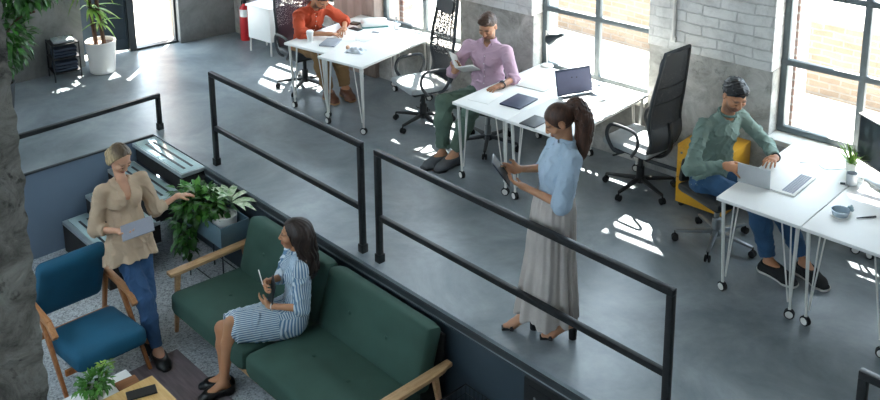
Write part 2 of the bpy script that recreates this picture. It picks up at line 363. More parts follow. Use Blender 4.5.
struct('wall_rear_added', f, FARC, None, 'added unseen grey wall on the lounge side, openings sized for fill light')
f = MB(); f.box((9.1, -1.9, 1.35), (.16, 10.4, 4.8)); f.box((9.1, -1.9, 4.4), (.16, 10.4, 1.3))  # unseen closed wall put in to hold back fill light
struct('wall_near_added', f, FARC, None, 'added unseen grey end wall that cuts the fill light')
# yard outside
f = MB(); f.box((1.0, 9.6, -.15), (26, 12.6, .2)); f.box((-9.6, 1.0, -.15), (11.6, 12, .2)); struct('pavement_yard', f, PAVE, None, 'pale sunlit paving outside')
f = MB(); f.box((2.2, 5.95, .36), (13.0, .3, .9), 0, (0, 0, .02)); struct('wall_yard', f, OBRICK, None, 'low brick wall across the yard')
f = MB()
for s0, s1 in ((2.03, 2.2), (-2.72, -2.5)): 
    p = wp((s0+s1)/2-.13, .40, 1.5); f.box(p, (.12, .26, 3.2), 0, (0, 0, WT))
struct('wall_yard_pier', f, PBRICK, None, 'pinkish brick buttress outside the window')
# ---------------------------------------------------------------- doorway
DR = thing('door_1', 'dark framed doorway standing open to the bright yard', 'door', (-3.70, 0, 0)); DR['kind'] = 'structure'; del DR['category']
d = MB()
d.bar((-.02, 1.0, 0), (-.02, 1.0, 2.4), .09, .07); d.bar((.04, 1.60, 0), (.04, 1.60, 2.4), .07, .06); d.bar((-.02, 1.0, .012), (.05, 1.6, .012), .10, .03); d.bar((-.02, 1.0, 2.36), (.05, 1.6, 2.36), .10, .08)
d.build('door_frame', DARKP, DR)
d = MB(); d.bar((-.25, .36, .62), (-.04, .96, .62), .05, 1.2, bev=.01); d.build('door_panel', DARKW, DR)
d = MB(); d.bar((-.235, .44, .62), (-.03, .93, .62), .06, .9, bev=.01); d.build('door_inset', mat('dark_navy_panel', '#25323c', .4, var=.1), DR)
d = MB(); d.bar((-.235, .80, .86), (-.10, .93, .86), .09, .015); d.build('door_handle', GREYM, DR)
f = MB(); f.bar((-4.6, 1.72, 1.2), (-3.86, 1.66, 1.2), .05, 2.4); struct('wall_yard_side', f, mat('pink_render', '#d8b9a6', .9, var=.06), None, 'pinkish rendered wall outside the doorway')

# ---------------------------------------------------------------- column in front
f = MB(); b = bmesh.new(); bmesh.ops.create_cube(b, size=1.0)
bmesh.ops.subdivide_edges(b, edges=[e for e in b.edges if abs(e.verts[0].co.z-e.verts[1].co.z) > .5], cuts=180)
bmesh.ops.subdivide_edges(b, edges=[e for e in b.edges if abs(e.verts[0].co.z-e.verts[1].co.z) < .01 and len(e.link_faces) == 2], cuts=14, use_grid_fill=True)
def wob(x, y, z): return .5*math.sin(17*z+3*math.sin(9*z))+.35*math.sin(53*z+11*y)+.3*math.sin(91*z-23*x+17*y)
for v in b.verts:
    x, y, z = v.co; z = z*5.95; k = wob(x*.5, y*.5, z)*.006
    v.co = Vector((x*.5+(k if abs(x) > .49 else 0)*np.sign(x), y*.5+(k if abs(y) > .49 else 0)*np.sign(y), z))
f.bm(b, 0, Matrix.Translation((4.45, -3.558, 2.05))); struct('column_concrete', f, COLC, None, 'rough pitted concrete column')

# ---------------------------------------------------------------- railings (local: x along, posts at given x)
def railing(name, label, loc, rz, posts, h, mid=None, ends=(0, 0)):
    t = thing(name, label, 'railing', loc, rz, 'black steel railings'); S = .043
    r = MB(); r.box(((posts[0]+posts[-1])/2, 0, h-S/2), (posts[-1]-posts[0]+S+ends[0]+ends[1], S, S), .004); r.build('top_rail', STEEL, t)
    for x in posts:
        p = MB(); p.box((x, 0, (h-S)/2), (S, S, h-S), .004); po = p.build('post', STEEL, t)
        q = MB(); q.box((x, 0, .035), (S+.016, S+.016, .07), .004); q.build('post_sleeve', STEEL, po)
    if mid:
        for a, b_ in zip(posts[:-1], posts[1:]):
            r = MB(); r.box(((a+b_)/2, 0, mid-S/2), (b_-a-S, S*.85, S), .004); r.build('mid_rail', STEEL, t)
    return t
railing('railing', 'tall black railing beside the glass steps, behind the planter', (0.02, 0, 0), 0, [0, 2.19], .93, .40)
railing('railing', 'long black railing in front of the woman in the blue blouse', (2.415, 0, 0), 0, [0, 2.575], .93, .40)
railing('railing', 'short black railing end beyond the gap after the long railing', (6.05, .06, 0), 0, [0, 1.9], .93, .40)
railing('railing', 'low black railing along the floor edge above the slate blue wall', (-1.13, .02, 0), math.radians(-88.2), [0, 2.9, 5.6], .39)

# ---------------------------------------------------------------- glass steps
ST = thing('staircase', 'four broad glass-topped steps leading down into the lounge', 'stairs', (-.53, EY, 0))
for k, z in enumerate((-.008, -.196, -.384, -.572)):
    y1 = -.005-.245*k; L = .99; zb = (-.196*(k+1)-.01) if k < 3 else LOW
    bx = MB(); bx.box((0, y1-.11-.03*(k > 0), (z-.037+zb)/2), (L-.02, .22+.06*(k > 0), z-.037-zb), .004); bx.build('riser_box', DBROWN, ST)
    fr = MB(); fr.box((0, y1-.125-.015*(k > 0), z-.019), (L, .25+.03*(k > 0), .036), .004); fo = fr.build('tread', TREADF, ST)
    g = MB(); g.box((0, y1-.125, z+.001), (L-.03, .22, .006), .002); g.build('glass_top', TREADG, fo)
    for yy in (-.085, -.165):
        s = MB(); s.box((0.02, y1+yy, z+.005), (L*.78, .022, .004)); s.build('grip_strip', DARKP, fo)
# ---------------------------------------------------------------- lounge furniture
GREEN = mat('dark_green_upholstery', '#36544a', .85, var=.12, scale=5, bump=.12, bscale=220)
BLUEF = mat('petrol_blue_upholstery', '#155875', .85, var=.12, scale=5, bump=.12, bscale=220)
OAK = m_wood('pale_oak', lin('#b58a5c'), lin('#d8b48a'), (2, 14, 14)); OAKY = m_wood('pale_oak_lengthwise', lin('#b58a5c'), lin('#d8b48a'), (14, 2, 14))
TEAK = m_wood('teak', lin('#8a4f25'), lin('#b87a47'), (14, 14, 2)); YOAK = m_wood('honey_oak', lin('#d3a45f'), lin('#e8c486'), (2, 14, 14), .4)
DBOARD = mat('black_back_board', '#101213', .6, var=.1)

SF = thing('sofa', 'dark green two-seat sofa with pale wooden armrests by the platform', 'sofa', (2.12, -.58, LOW))
for (x0, x1, dm) in ((-1.12, -.03, ((-.16, -.02), (.2, -.02))), (-.01, 1.14, ((-.2, .0), (.2, .0)))):
    c = MB(); cushion(c, ((x0+x1)/2, -.12, .335), (x1-x0, .74, .19), (math.radians(-3), 0, 0), .022, 14, 0, dm); so = c.build('seat_cushion', GREEN, SF)
    for bx_, by_ in dm:
        q = MB(); q.sphere(((x0+x1)/2+bx_, -.12+by_, .441+.02*by_), (.017, .017, .008), 10); q.build('button', GREEN, so)
for (x0, x1) in ((-1.09, .0), (.02, 1.17)):
    c = MB(); R = Euler((math.radians(90-17), 0, 0)).to_matrix().to_4x4(); dm = ((-.22, .02), (.2, .02))
    cushion(c, ((x0+x1)/2, .285, .60), (x1-x0, .50, .17), R, .02, 14, 0, dm); so = c.build('back_cushion', GREEN, SF)
    for bx_, by_ in dm:
        p = Matrix.Translation(((x0+x1)/2, .285, .60)) @ R @ Vector((bx_, by_, .087)); q = MB(); q.sphere(p, (.017, .010, .017), 10); q.build('button', GREEN, so)
for sx in (-1, 1):
    x = 1.185*sx+(.05 if sx > 0 else 0); a = MB()
    a.prism([(-.042, -.44), (.042, -.44), (.042, .26), (.034, .34), (.018, .38), (.016, .43), (-.042, .43)] if sx > 0 else [(.042, -.44), (-.042, -.44), (-.042, .34), (.042, .34)], .032, Matrix.Translation((x, 0, .535)), 0, .006)
    a.build('armrest', OAKY, SF)
    for (p, q) in (((x, -.36, .535), (x+.02*sx, -.40, 0)), ((x, .27, .535), (x+.01*sx, .36, 0))):
        l = MB(); l.bar(p, q, .034, .046, (0, 1, 0), .005, 0, .026, .03); l.build('leg', OAK, SF)
r = MB()
for y in (-.40, .24): r.box((0, y, .21), (2.33, .03, .06), .004)
for x in (-1.165, 1.165): r.box((x, -.06, .21), (.03, .68, .06), .004)
r.build('base_frame', OAK, SF)
r = MB(); r.box((.02, .405, .43), (2.30, .022, .62), .004, (math.radians(-6), 0, 0)); r.build('back_board', DBOARD, SF)

AC = thing('armchair', 'petrol blue armchair with slanted teak frame beside the concrete column', 'armchair', (1.0, -1.695, LOW))
c = MB(); cushion(c, (.03, 0, .345), (.62, .56, .15), (0, math.radians(-7), 0), .02, 12); c.build('seat_cushion', BLUEF, AC)
c = MB(); R = Euler((0, math.radians(-67), 0)).to_matrix().to_4x4(); cushion(c, (-.395, 0, .66), (.56, .55, .12), R, .02, 12); c.build('back_cushion', BLUEF, AC)
for sy in (-1, 1):
    y = .315*sy; a = MB()
    a.bar((-.50, y, .60), (-.04, y, .575), .045, .05, bev=.006, mi=0); a.bar((-.05, y, .577), (.06, y, .50), .045, .045, bev=.006); a.build('armrest', m_wood('teak_arm', lin('#a8683a'), lin('#cf9a6b'), (2, 14, 14)) if sy < 0 else MATS['teak_arm'], AC)
    l = MB(); l.bar((-.20, y, .57), (.22, y*1.02, 0), .034, .05, (1, 0, 0), .005, 0, .026, .034); l.build('leg', TEAK, AC)
    l = MB(); l.bar((-.45, y, .59), (-.60, y*1.02, 0), .034, .05, (1, 0, 0), .005, 0, .026, .034); l.build('leg', TEAK, AC)
for x, z in ((.165, .26), (-.44, .24), (-.47, .55)): r = MB(); r.bar((x, -.31, z), (x, .31, z), .03, .045, bev=.004); r.build('cross_rail', TEAK, AC)

RG = MB(); b = bmesh.new(); bmesh.ops.create_grid(b, x_segments=40, y_segments=30, size=1.0)
for v in b.verts: v.co = Vector((v.co.x*1.1, v.co.y*.78, .008+.0015*math.sin(v.co.x*23)*math.sin(v.co.y*19)))
g = bmesh.ops.extrude_face_region(b, geom=list(b.faces)); bmesh.ops.translate(b, verts=[v for v in g['geom'] if isinstance(v, bmesh.types.BMVert)], vec=(0, 0, -.008)); bmesh.ops.recalc_face_normals(b, faces=b.faces)
RG.bm(b, 0, Matrix.Translation((2.24, -1.88, LOW+.001)))
single(RG, 'rug', mat('mauve_grey_weave', '#83777b', .95, var=.28, scale=3.5, stretch=(1.2, 9, 1), bump=.2, bscale=90), 'mauve-grey flat woven rug under the honey oak table', 'rug')

def table(name, label, loc, sx, sy, h, topm, legm, th=.028):
    t = thing(name, label, 'table', loc); tp = MB(); tp.box((0, 0, h-th/2), (sx, sy, th), .006); tp.build('tabletop', topm, t)
    for ax in (-1, 1):
        for ay in (-1, 1):
            l = MB(); l.bar((ax*(sx/2-.06), ay*(sy/2-.06), h-th), (ax*(sx/2-.04), ay*(sy/2-.04), 0), .035, .035, (0, 1, 0), .004, 0, .026, .026); l.build('leg', legm, t)
    return t
table('coffee_table', 'honey oak coffee table carrying a black phone', (2.235, -1.985, LOW+.009), .75, .66, .43, YOAK, YOAK)
table('coffee_table', 'low white coffee table carrying a bushy potted plant', (1.725, -2.06, LOW+.009), .25, .66, .38, WHITE, WMETAL)
k = MB(); k.box((0, 0, .005), (.20, .10, .009), .004); k.box((0, 0, .0098), (.19, .09, .001)); o = single(k, 'phone', BLACK, 'black phone lying on the honey oak coffee table', 'phone'); o.location = (1.99, -1.80, LOW+.439); o.rotation_euler = (0, 0, math.radians(72))
k = MB(); k.box((0, 0, .008), (.15, .11, .016), .003); o = single(k, 'notebook', m_wood('brown_board', lin('#7d4f2e'), lin('#a06b44')), 'small brown board between the phone and the potted plant', 'notebook'); o.location = (1.77, -1.80, LOW+.389); o.rotation_euler = (0, 0, 1.5)  # plain brown slab for the brown patch beside the oak top

# ---------------------------------------------------------------- plants
def leaf_quad(V, F, base, d, up, L, Wd, droop=.3, seg=3, heart=False):
    d = Vector(d).normalized(); side = d.cross(Vector(up)); side = side.normalized() if side.length > 1e-4 else Vector((1, 0, 0)); n = side.cross(d).normalized(); o = len(V)
    for i in range(seg+1):
        t = i/seg; w = Wd*(math.sin(math.pi*(min(.999, t*.92+.06))**(.6 if heart else .8))) if t < 1 else Wd*.04
        p = Vector(base)+d*(L*t)-n*(droop*L*t*t)
        V += [tuple(p-side*w/2+n*w*.12), tuple(p), tuple(p+side*w/2+n*w*.12)]
    for i in range(seg):
        a = o+i*3; F += [(a, a+1, a+4, a+3), (a+1, a+2, a+5, a+4)]
def rv(): 
    while True:
        v = Vector((random.uniform(-1, 1), random.uniform(-1, 1), random.uniform(-1, 1)))
        if .05 < v.length < 1: return v
def bush(parent, mat_, c, r, n, L, Wd, name='foliage', shape=None, heart=True, droop=.35):
    V = []; F = []
    for _ in range(n):
        p = rv().normalized()*random.uniform(.45, 1); q = Vector((p.x*r[0], p.y*r[1], p.z*r[2])); pos = Vector(c)+q
        if shape and not shape(pos): continue
        d = (p+rv()*.6+Vector((0, 0, -.1))).normalized(); leaf_quad(V, F, pos, d, (0, 0, 1) if abs(d.z) < .9 else (1, 0, 0), L*random.uniform(.6, 1.2), Wd*random.uniform(.7, 1.2), droop, 3, heart)
    m = MB(); m.add(V, F); return m.build(name, mat_, parent, 80)
LF1 = m_leaf('fresh_green_leaf', lin('#2f6a1f'), lin('#5f9a3c')); LF2 = m_leaf('deep_green_leaf', lin('#173d12'), lin('#3b7426')); LF3 = m_leaf('yellow_green_leaf', lin('#4f8a2a'), lin('#a5c25a')); LF4 = m_leaf('pale_variegated_leaf', lin('#7fa36a'), lin('#d3dcc0'), 30)
SOIL = mat('dark_soil', '#2a211b', .95, var=.3, scale=40); CERAM = mat('white_ceramic', '#e6e4df', .35, var=.04)

PP = thing('potted_plant', 'small bushy green plant in white pot on the white coffee table', 'plant', (1.755, -2.03, LOW+.389))
m = MB(); m.lathe([(.045, 0), (.06, .01), (.078, .075), (.072, .08), (.066, .068)], 20); m.build('pot', CERAM, PP)
m = MB(); m.lathe([(.0, .06), (.066, .064)], 16, cap=False); m.build('soil', SOIL, PP)
bush(PP, LF1, (0, 0, .125), (.10, .13, .075), 260, .042, .026)
m = MB(); m.tube(smooth_path([(0, 0, .07), (-.02, .06, .16), (-.04, .12, .22)]), .004); m.build('stem', LF1, PP); bush(PP, LF3, (-.03, .10, .19), (.04, .05, .05), 40, .04, .02, 'sprig')

PL = thing('planter_stand', 'slate blue planter box on thin metal legs beside the sofa', 'planter', (.52, -.33, LOW))
m = MB()
for (x, y, sx, sy) in ((0, -.14, .66, .012), (0, .14, .66, .012), (-.324, 0, .012, .28), (.324, 0, .012, .28)): m.box((x, y, .62), (sx, sy, .19), .003)
m.box((0, 0, .53), (.65, .28, .012)); m.build('planter_box', mat('slate_blue_metal', '#66808c', .45, .2, var=.1), PL)
for sx in (-1, 1):
    for sy in (-1, 1): l = MB(); l.tube([(sx*.30, sy*.125, .53), (sx*.30, sy*.125, 0)], .007); l.build('leg', DARKP, PL)
m = MB(); m.tube([(-.30, -.125, .12), (.30, -.125, .12), (.30, .125, .12), (-.30, .125, .12)], .005, closed=True); m.build('stretcher', DARKP, PL)
PT = thing('trailing_plant', 'leafy trailing green plant in white pot spilling over the planter box', 'plant', (.52, -.33, LOW+.54))
m = MB(); m.lathe([(.07, 0), (.10, .01), (.115, .20), (.108, .205), (.10, .18)], 20, Matrix.Translation((.15, .0, 0))); m.build('pot', CERAM, PT)
bush(PT, LF2, (-.12, -.05, .23), (.32, .24, .14), 330, .085, .055)
bush(PT, LF1, (-.14, -.08, .27), (.30, .22, .13), 170, .085, .052, 'bright_foliage')
bush(PT, LF2, (-.18, -.22, .0), (.17, .07, .30), 140, .08, .05, 'trailing_foliage')
V = []; F = []
for q in range(9):
    a = q*.7; leaf_quad(V, F, (.10+.05*math.cos(a), .10, .27), (math.cos(a), math.sin(a)*.5+.2, .55), (0, 0, 1), .26, .075, .5, 5)
m = MB(); m.add(V, F); m.build('pale_foliage', LF4, PT, 80)

DP = thing('dracaena', 'tall spiky dracaena in a white pot beside the open doorway', 'plant', (-3.22, .37, 0))
m = MB(); m.lathe([(.13, 0), (.145, .01), (.178, .39), (.172, .40), (.16, .385), (.155, .35)], 32); m.build('pot', CERAM, DP)
m = MB(); m.lathe([(0, .352), (.157, .355)], 20, cap=False); m.build('soil', mat('pink_pebbles', '#8a776d', .9, var=.3, scale=60), DP)
BARK = mat('brown_bark', '#5b4334', .9, var=.3, scale=14, bump=.4)
for (x, y, h) in ((-.03, -.04, 1.25), (.04, .03, .9)):
    m = MB(); m.tube(smooth_path([(x, y, .33), (x-.03, y-.03, .33+h*.5), (x-.02, y-.06, .33+h)]), .026, 8); m.build('trunk', BARK, DP)
V = []; F = []
for (c, n, L) in (((-.05, -.10, 1.5), 30, .5), ((.02, -.03, 1.18), 26, .45), ((-.05, -.06, .80), 16, .34), ((.03, .0, .62), 10, .30)):
    for q in range(n):
        a = random.uniform(0, 6.28); e = random.uniform(-.3, 1.1); leaf_quad(V, F, c, (math.cos(a)*math.cos(e), math.sin(a)*math.cos(e), math.sin(e)), (0, 0, 1), L*random.uniform(.7, 1.1), .042, .6, 6)
m = MB(); m.add(V, F); m.build('foliage', LF3, DP, 80)
FG = thing('potted_tree', 'dark leafy indoor tree by the far wall behind the concrete column', 'plant', (-2.85, -.95, 0))
m = MB(); m.lathe([(.12, 0), (.16, .30), (.15, .30), (.14, .27)], 24); m.build('pot', DARKP, FG)
m = MB(); m.lathe([(0, .28), (.142, .28)], 16, cap=False); m.build('soil', SOIL, FG)
m = MB(); m.tube(smooth_path([(0, 0, .27), (.04, .03, .8), (0, .1, 1.5)]), .02); m.tube(smooth_path([(.03, .02, .7), (.15, .2, 1.0), (.3, .35, 1.1)]), .012); m.build('trunk', BARK, FG)
bush(FG, LF2, (.05, .05, .85), (.32, .32, .42), 620, .13, .05); bush(FG, LF2, (.15, .35, 1.35), (.30, .38, .26), 420, .13, .05, 'upper_foliage')

# ---------------------------------------------------------------- by the far wall
CR = thing('shelf_rack', 'small black two-tier rack of folded dark cloths by the dracaena', 'rack', (-3.36, -.03, 0), math.radians(-8))
for sx in (-1, 1):
    for sy in (-1, 1): m = MB(); m.tube([(sx*.14, sy*.15, 0), (sx*.14, sy*.15, .46)], .009, 6); m.build('post', STEEL, CR)
for z in (.10, .27, .44): m = MB(); m.box((0, 0, z), (.29, .31, .012)); m.build('shelf', STEEL, CR)
for i, (z, n) in enumerate(((.106, 3), (.276, 3))):
    for q in range(n):
        m = MB(); cushion(m, (-3.36+.01*q, -.03, z+.02+.04*q), (.24-.01*q, .26, .038), (0, 0, -.14), .006, 6)
        single(m, 'folded_cloth', mat('navy_cloth', '#2c3747', .9, var=.2, scale=9), ('lower' if i == 0 else 'upper')+' shelf folded navy cloth, '+['bottom', 'middle', 'top'][q]+' of its pile on the black rack', 'cloth', 'folded cloths on the rack')
m = MB(); cushion(m, (-3.36, -.03, .468), (.22, .24, .04), (0, 0, -.2), .012, 6); single(m, 'plastic_bag', mat('crumpled_clear_plastic', '#a9b2b6', .15, var=.3, scale=14, bump=.6, coat=.5), 'crumpled shiny plastic bag on top of the black rack', 'bag')
m = MB(); m.box((0, 0, 0), (.012, .17, .11), .002); o = single(m, 'wall_sign', WHITE, 'small white sign on the far wall among leaves', 'sign'); o.location = (-3.54, -.47, .93)
FE = thing('fire_extinguisher', 'red fire extinguisher standing on the floor beside the white cabinet', 'extinguisher', (-3.06, 2.29, 0))
RED = mat('glossy_red_paint', '#c01f24', .3, var=.05, coat=.3)
m = MB(); m.lathe([(.074, 0), (.078, .012), (.078, .40), (.066, .45), (.035, .485), (.022, .50)], 24); m.build('cylinder', RED, FE)
m = MB(); m.lathe([(.022, .50), (.026, .51), (.026, .55), (.014, .56)], 14); m.bar((0, 0, .56), (.09, .02, .585), .02, .012); m.bar((0, 0, .55), (.085, .02, .545), .02, .010); m.build('valve', BLACK, FE)
m = MB(); m.tube(smooth_path([(-.02, 0, .53), (-.10, .02, .50), (-.095, .02, .3), (-.088, .01, .16)]), .010); m.build('hose', RUBBER, FE)
m = MB(); 
Vv = []; Ff = []
for i in range(9):
    a = math.radians(-95+i*10); Vv += [(.0795*math.cos(a), .0795*math.sin(a), .33), (.0795*math.cos(a), .0795*math.sin(a), .43)]
for i in range(8): Ff.append((2*i, 2*i+2, 2*i+3, 2*i+1))
m.add(Vv, Ff); m.build('label_sticker', WHITE, FE)
WC = thing('side_cabinet', 'white low cabinet on slim legs behind the man in orange', 'cabinet', (-2.45, 2.24, 0), math.radians(8))
m = MB(); m.box((0, 0, .39), (.42, .30, .42), .008); m.build('body', WHITE, WC)
m = MB(); m.box((0, 0, .615), (.46, .33, .025), .005); m.build('top', WHITE, WC)
for sx in (-1, 1):
    for sy in (-1, 1): l = MB(); l.tube([(sx*.19, sy*.13, .19), (sx*.195, sy*.135, 0)], .012); l.build('leg', WMETAL, WC)
# platform hatch and crate
HT = thing('wall_hatch', 'black access hatch set in the slate platform front', 'hatch', (4.45, EY+.02, -.50))
m = MB(); m.box((0, -.006, 0), (.94, .03, .74), .004); m.build('hatch_frame', BLACK, HT)
m = MB(); m.box((0, -.022, 0), (.86, .012, .66), .003); m.build('hatch_panel', mat('charcoal_panel', '#15181b', .5, var=.1), HT)
for sx in (-1, 1):
    m = MB(); m.sphere((sx*.37, -.03, .26), (.010, .005, .010), 8); m.build('screw', GREYM, HT)
BK = thing('wire_basket', 'black wire basket of magazines between the sofa and the platform', 'basket', (3.63, -.31, LOW))
m = MB(); w, d_, h = .16, .19, .43
m.tube([(-w, -d_, h), (w, -d_, h), (w, d_, h), (-w, d_, h)], .007, 6, closed=True); m.build('rim', STEEL, BK)
m = MB()
for t in np.linspace(-1, 1, 9):
    for s in (-1, 1): m.tube([(t*w, s*d_, .02), (t*w, s*d_, h)], .0025, 5); m.tube([(s*w, t*d_, .02), (s*w, t*d_, h)], .0025, 5)
for z in (.10, .19, .28, .36): m.tube([(-w, -d_, z), (w, -d_, z), (w, d_, z), (-w, d_, z)], .0025, 5, closed=True)
m.box((0, 0, .015), (2*w, 2*d_, .008)); m.build('wire_mesh', STEEL, BK)
MAGC = [mat('pink_print', '#c9a7a8', .35, var=.35, scale=14), mat('grey_print', '#8d8f96', .35, var=.35, scale=12)]
for i, (lb) in enumerate(('pink covered magazine standing in the black wire basket', 'grey covered magazine behind the pink one in the basket')):
    m = MB(); m.box((3.60+.05*i, -.32, LOW+.245), (.014, .30, .40), .002, (0, math.radians(24), 0)); single(m, 'magazine', MAGC[i], lb, 'magazine', 'magazines in the basket')
# ---------------------------------------------------------------- desks
def desk(label, cx, cy, rz, sx=.615, sy=1.31):
    t = thing('desk', label, 'desk', (cx, cy, 0), rz, 'white desks on castors'); H = .75
    m = MB(); m.box((0, 0, H-.0125), (sx, sy, .025), .003); m.build('tabletop', WHITE, t)
    for ax in (-1, 1):
        for ay in (-1, 1):
            x, y = ax*(sx/2-.035), ay*(sy/2-.045); ex, ey = ax*(sx/2-.055), ay*(sy/2-.07)
            l = MB(); l.tube([(x, y, H-.025), (ex, ey, .075)], [.015, .010], 8)
            l.tube([(x-ax*.115, y, H-.025), (ex-ax*.018, ey, .12)], .0055, 6); l.tube([(x-ax*.065, y-ay*.04, H-.025), (ex-ax*.012, ey-ay*.01, .12)], .0055, 6)
            l.box((x-ax*.05, y-ay*.02, H-.028), (.16, .07, .006), .002); l.tube([(ex, ey, .08), (ex, ey, .055)], .012, 8)
            lo = l.build('leg', WMETAL, t)
            w = MB(); Mx = Matrix.Translation((ex, ey, .036)) @ Matrix.Rotation(math.radians(90), 4, 'X') @ Matrix.Rotation(.3*ax, 4, 'Y')
            w.lathe([(.026, -.018), (.036, -.014), (.036, .014), (.026, .018)], 18, Mx, 0); w.lathe([(.0, -.0195), (.026, -.0195), (.026, -.018)], 16, Mx, 1, False); w.lathe([(.026, .018), (.026, .0195), (.0, .0195)], 16, Mx, 1, False)
            w.build('castor', [RUBBER, WMETAL], lo)
    return t
D1 = math.radians(10.5)
desk('white desk at the far end, with the paper cup and grey notebook', -.497, 1.955, D1, .595, 1.26); desk('white desk behind the planter, with the crumpled silvery cloth', .112, 1.945, D1, .595, 1.26)
desk('white desk where the man in the pink shirt rests his arm', 2.055, 2.06, WT); desk('white desk holding the open dark laptop behind the standing woman', 2.67, 2.10, WT)
desk('white desk the man in the green sweater works at', 4.685, 2.13, math.radians(2.6)); desk('white desk under the monitor and the glass bowl', 5.305, 2.155, math.radians(2.6))

# ---------------------------------------------------------------- office chairs (local: faces +x)
SEATG = mat('light_grey_seat_fabric', '#aeb3b5', .8, var=.08, scale=12, bump=.1, bscale=160)
MESHB = m_mesh('black_chair_mesh', (.016, .02, .026), .36, 80); MESHP = m_mesh('dark_plum_chair_mesh', (.05, .035, .05), .26, 95)
def chair(label, loc, rz, back='high', seatm=SEATG, meshm=MESHB, basem=BLACK, arms=True, hr=True, ribs=True):
    t = thing('office_chair', label, 'chair', loc, rz, 'office chairs at the desks')
    s = MB(); cushion(s, (.02, 0, .455), (.48, .47, .075), (0, math.radians(-2), 0), .012, 8); s.build('seat', seatm, t)
    s = MB(); s.box((0, 0, .405), (.40, .38, .03), .012); s.box((-.03, 0, .375), (.20, .16, .06), .015); s.bar((.05, .10, .385), (.10, .27, .375), .014, .01); s.build('seat_mechanism', BLACK, t)
    if back == 'high':
        prof = smooth_path([(-.20, 0, .46), (-.245, 0, .58), (-.225, 0, .74), (-.245, 0, .92), (-.28, 0, 1.12), (-.325, 0, 1.38)], 4)
        def hw(z): return .195+.03*math.sin(min(1, max(0, (z-.46)/.5))*math.pi*.6) - .05*max(0, (z-.95)/.4)
        V = []; F = []; n = 8
        for p in prof:
            for k in range(n+1): u = -1+2*k/n; V.append((p.x-.035*(1-u*u), u*hw(p.z), p.z))
        for i in range(len(prof)-1):
            for k in range(n): a = i*(n+1)+k; F.append((a, a+1, a+n+2, a+n+1))
        m = MB(); m.add(V, F); bm_ = m.build('back_mesh', meshm, t, 80)
        fr = [(p.x, hw(p.z), p.z) for p in prof]+[(p.x, -hw(p.z), p.z) for p in reversed(prof)]
        m = MB(); m.tube(fr, .017, 8, closed=True); bo = m.build('back_frame', DARKP, t)
        m = MB()
        for q in (range(1, 6) if ribs else ()):
            u = -1+2*q/6; m.tube([(p.x-.035*(1-u*u)-.006, u*hw(p.z), p.z) for p in prof if p.z > .92], .006, 5)
        for z0 in (.94, 1.06): 
            p = min(prof, key=lambda p: abs(p.z-z0)); m.tube([(p.x-.035*(1-u*u)-.006, u*hw(p.z), p.z) for u in np.linspace(-1, 1, 9)], .006, 5)
        m.build('back_rib', BLACK, bo)
        m = MB(); V = []; F = []; pl = [p for p in prof if p.z < .72]
        for p in pl:
            for k in range(n+1): u = -1+2*k/n; V.append((p.x-.035*(1-u*u)-.014, u*hw(p.z)*.97, p.z))
        for i in range(len(pl)-1):
            for k in range(n): a = i*(n+1)+k; F.append((a, a+1, a+n+2, a+n+1))
        m.add(V, F); m.build('lumbar_panel', DARKP, bo)
        m = MB(); m.tube(smooth_path([(-.03, 0, .37), (-.20, 0, .38), (-.30, 0, .50), (-.285, 0, .72)]), [.026]*13+[.022]*6, 8, flat=.6); m.build('back_post', BLACK, t)
        if hr: m = MB(); cushion(m, (-.29, 0, 1.25), (.05, .33, .17), (0, math.radians(-10), 0), 0, 6); m.build('headrest', DARKP, t)
    else:
        m = MB(); cushion(m, (-.215, 0, .575), (.21, .40, .05), Euler((0, math.radians(-80), 0)).to_matrix().to_4x4(), .01, 8); m.build('backrest', BLACK, t)
        m = MB(); m.tube(smooth_path([(-.03, 0, .38), (-.20, 0, .39), (-.27, 0, .5), (-.26, 0, .6)]), .02, 8); m.build('back_post', BLACK, t)
    if arms:
        for sy in (-1, 1):
            y = .275*sy; a = MB(); a.tube(smooth_path([(.04, y*.80, .41), (.10, y*.97, .43), (.17, y, .55), (.13, y, .655), (.0, y, .67), (-.13, y, .65), (-.16, y, .55), (-.10, y*.96, .44), (-.06, y*.80, .41)]), .013, 8, flat=1.3); a.build('armrest', GREYM if basem is GREYM else DARKP, t)
    m = MB(); m.lathe([(.035, .09), (.035, .22), (.022, .225), (.022, .38), (.05, .385)], 16); m.build('gas_lift', basem if basem is BLACK else GREYM, t)
    m = MB(); m.lathe([(.045, .075), (.05, .085), (.045, .125), (.03, .13)], 16); ba = m.build('star_base', basem, t)
    for k in range(5):
        a = math.radians(72*k+20); c, sn = math.cos(a), math.sin(a)
        m = MB(); m.bar((c*.03, sn*.03, .108), (c*.315, sn*.315, .082), .044, .032, bev=.006, w2=.026, h2=.02); m.build('base_leg', basem, ba)
        w = MB()
        for o in (-.014, .014):
            Mx = Matrix.Translation((c*.315-sn*o, sn*.315+c*o, .029)) @ Matrix.Rotation(a, 4, 'Z') @ Matrix.Rotation(math.radians(90), 4, 'X'); w.lathe([(.022, -.009), (.028, -.006), (.028, .006), (.022, .009)], 14, Mx)
        w.tube([(c*.315, sn*.315, .085), (c*.315, sn*.315, .03)], .007, 6); w.build('castor', RUBBER, ba)
    return t
chair('high-backed office chair with dark plum mesh under the man in orange', (-1.05, 1.80, 0), math.radians(-8), meshm=MESHP, seatm=DARKP)
chair('empty black mesh office chair between the two far groups of desks', (.68, 2.05, 0), math.radians(-104), hr=True)
chair('office chair the man in the pink shirt sits on', (1.53, 2.13, 0), math.radians(-72), 'low', BLACK, basem=DARKP, arms=False)
chair('empty high-backed office chair beside the yellow drawer cabinet', (3.11, 2.43, 0), math.radians(178), ribs=False, meshm=m_mesh('dense_chair_mesh', (.016, .02, .026), .15, 110))
chair('office chair with grey star base under the man in the green sweater', (4.07, 2.09, 0), math.radians(-18), 'low', BLACK, basem=GREYM, arms=False)

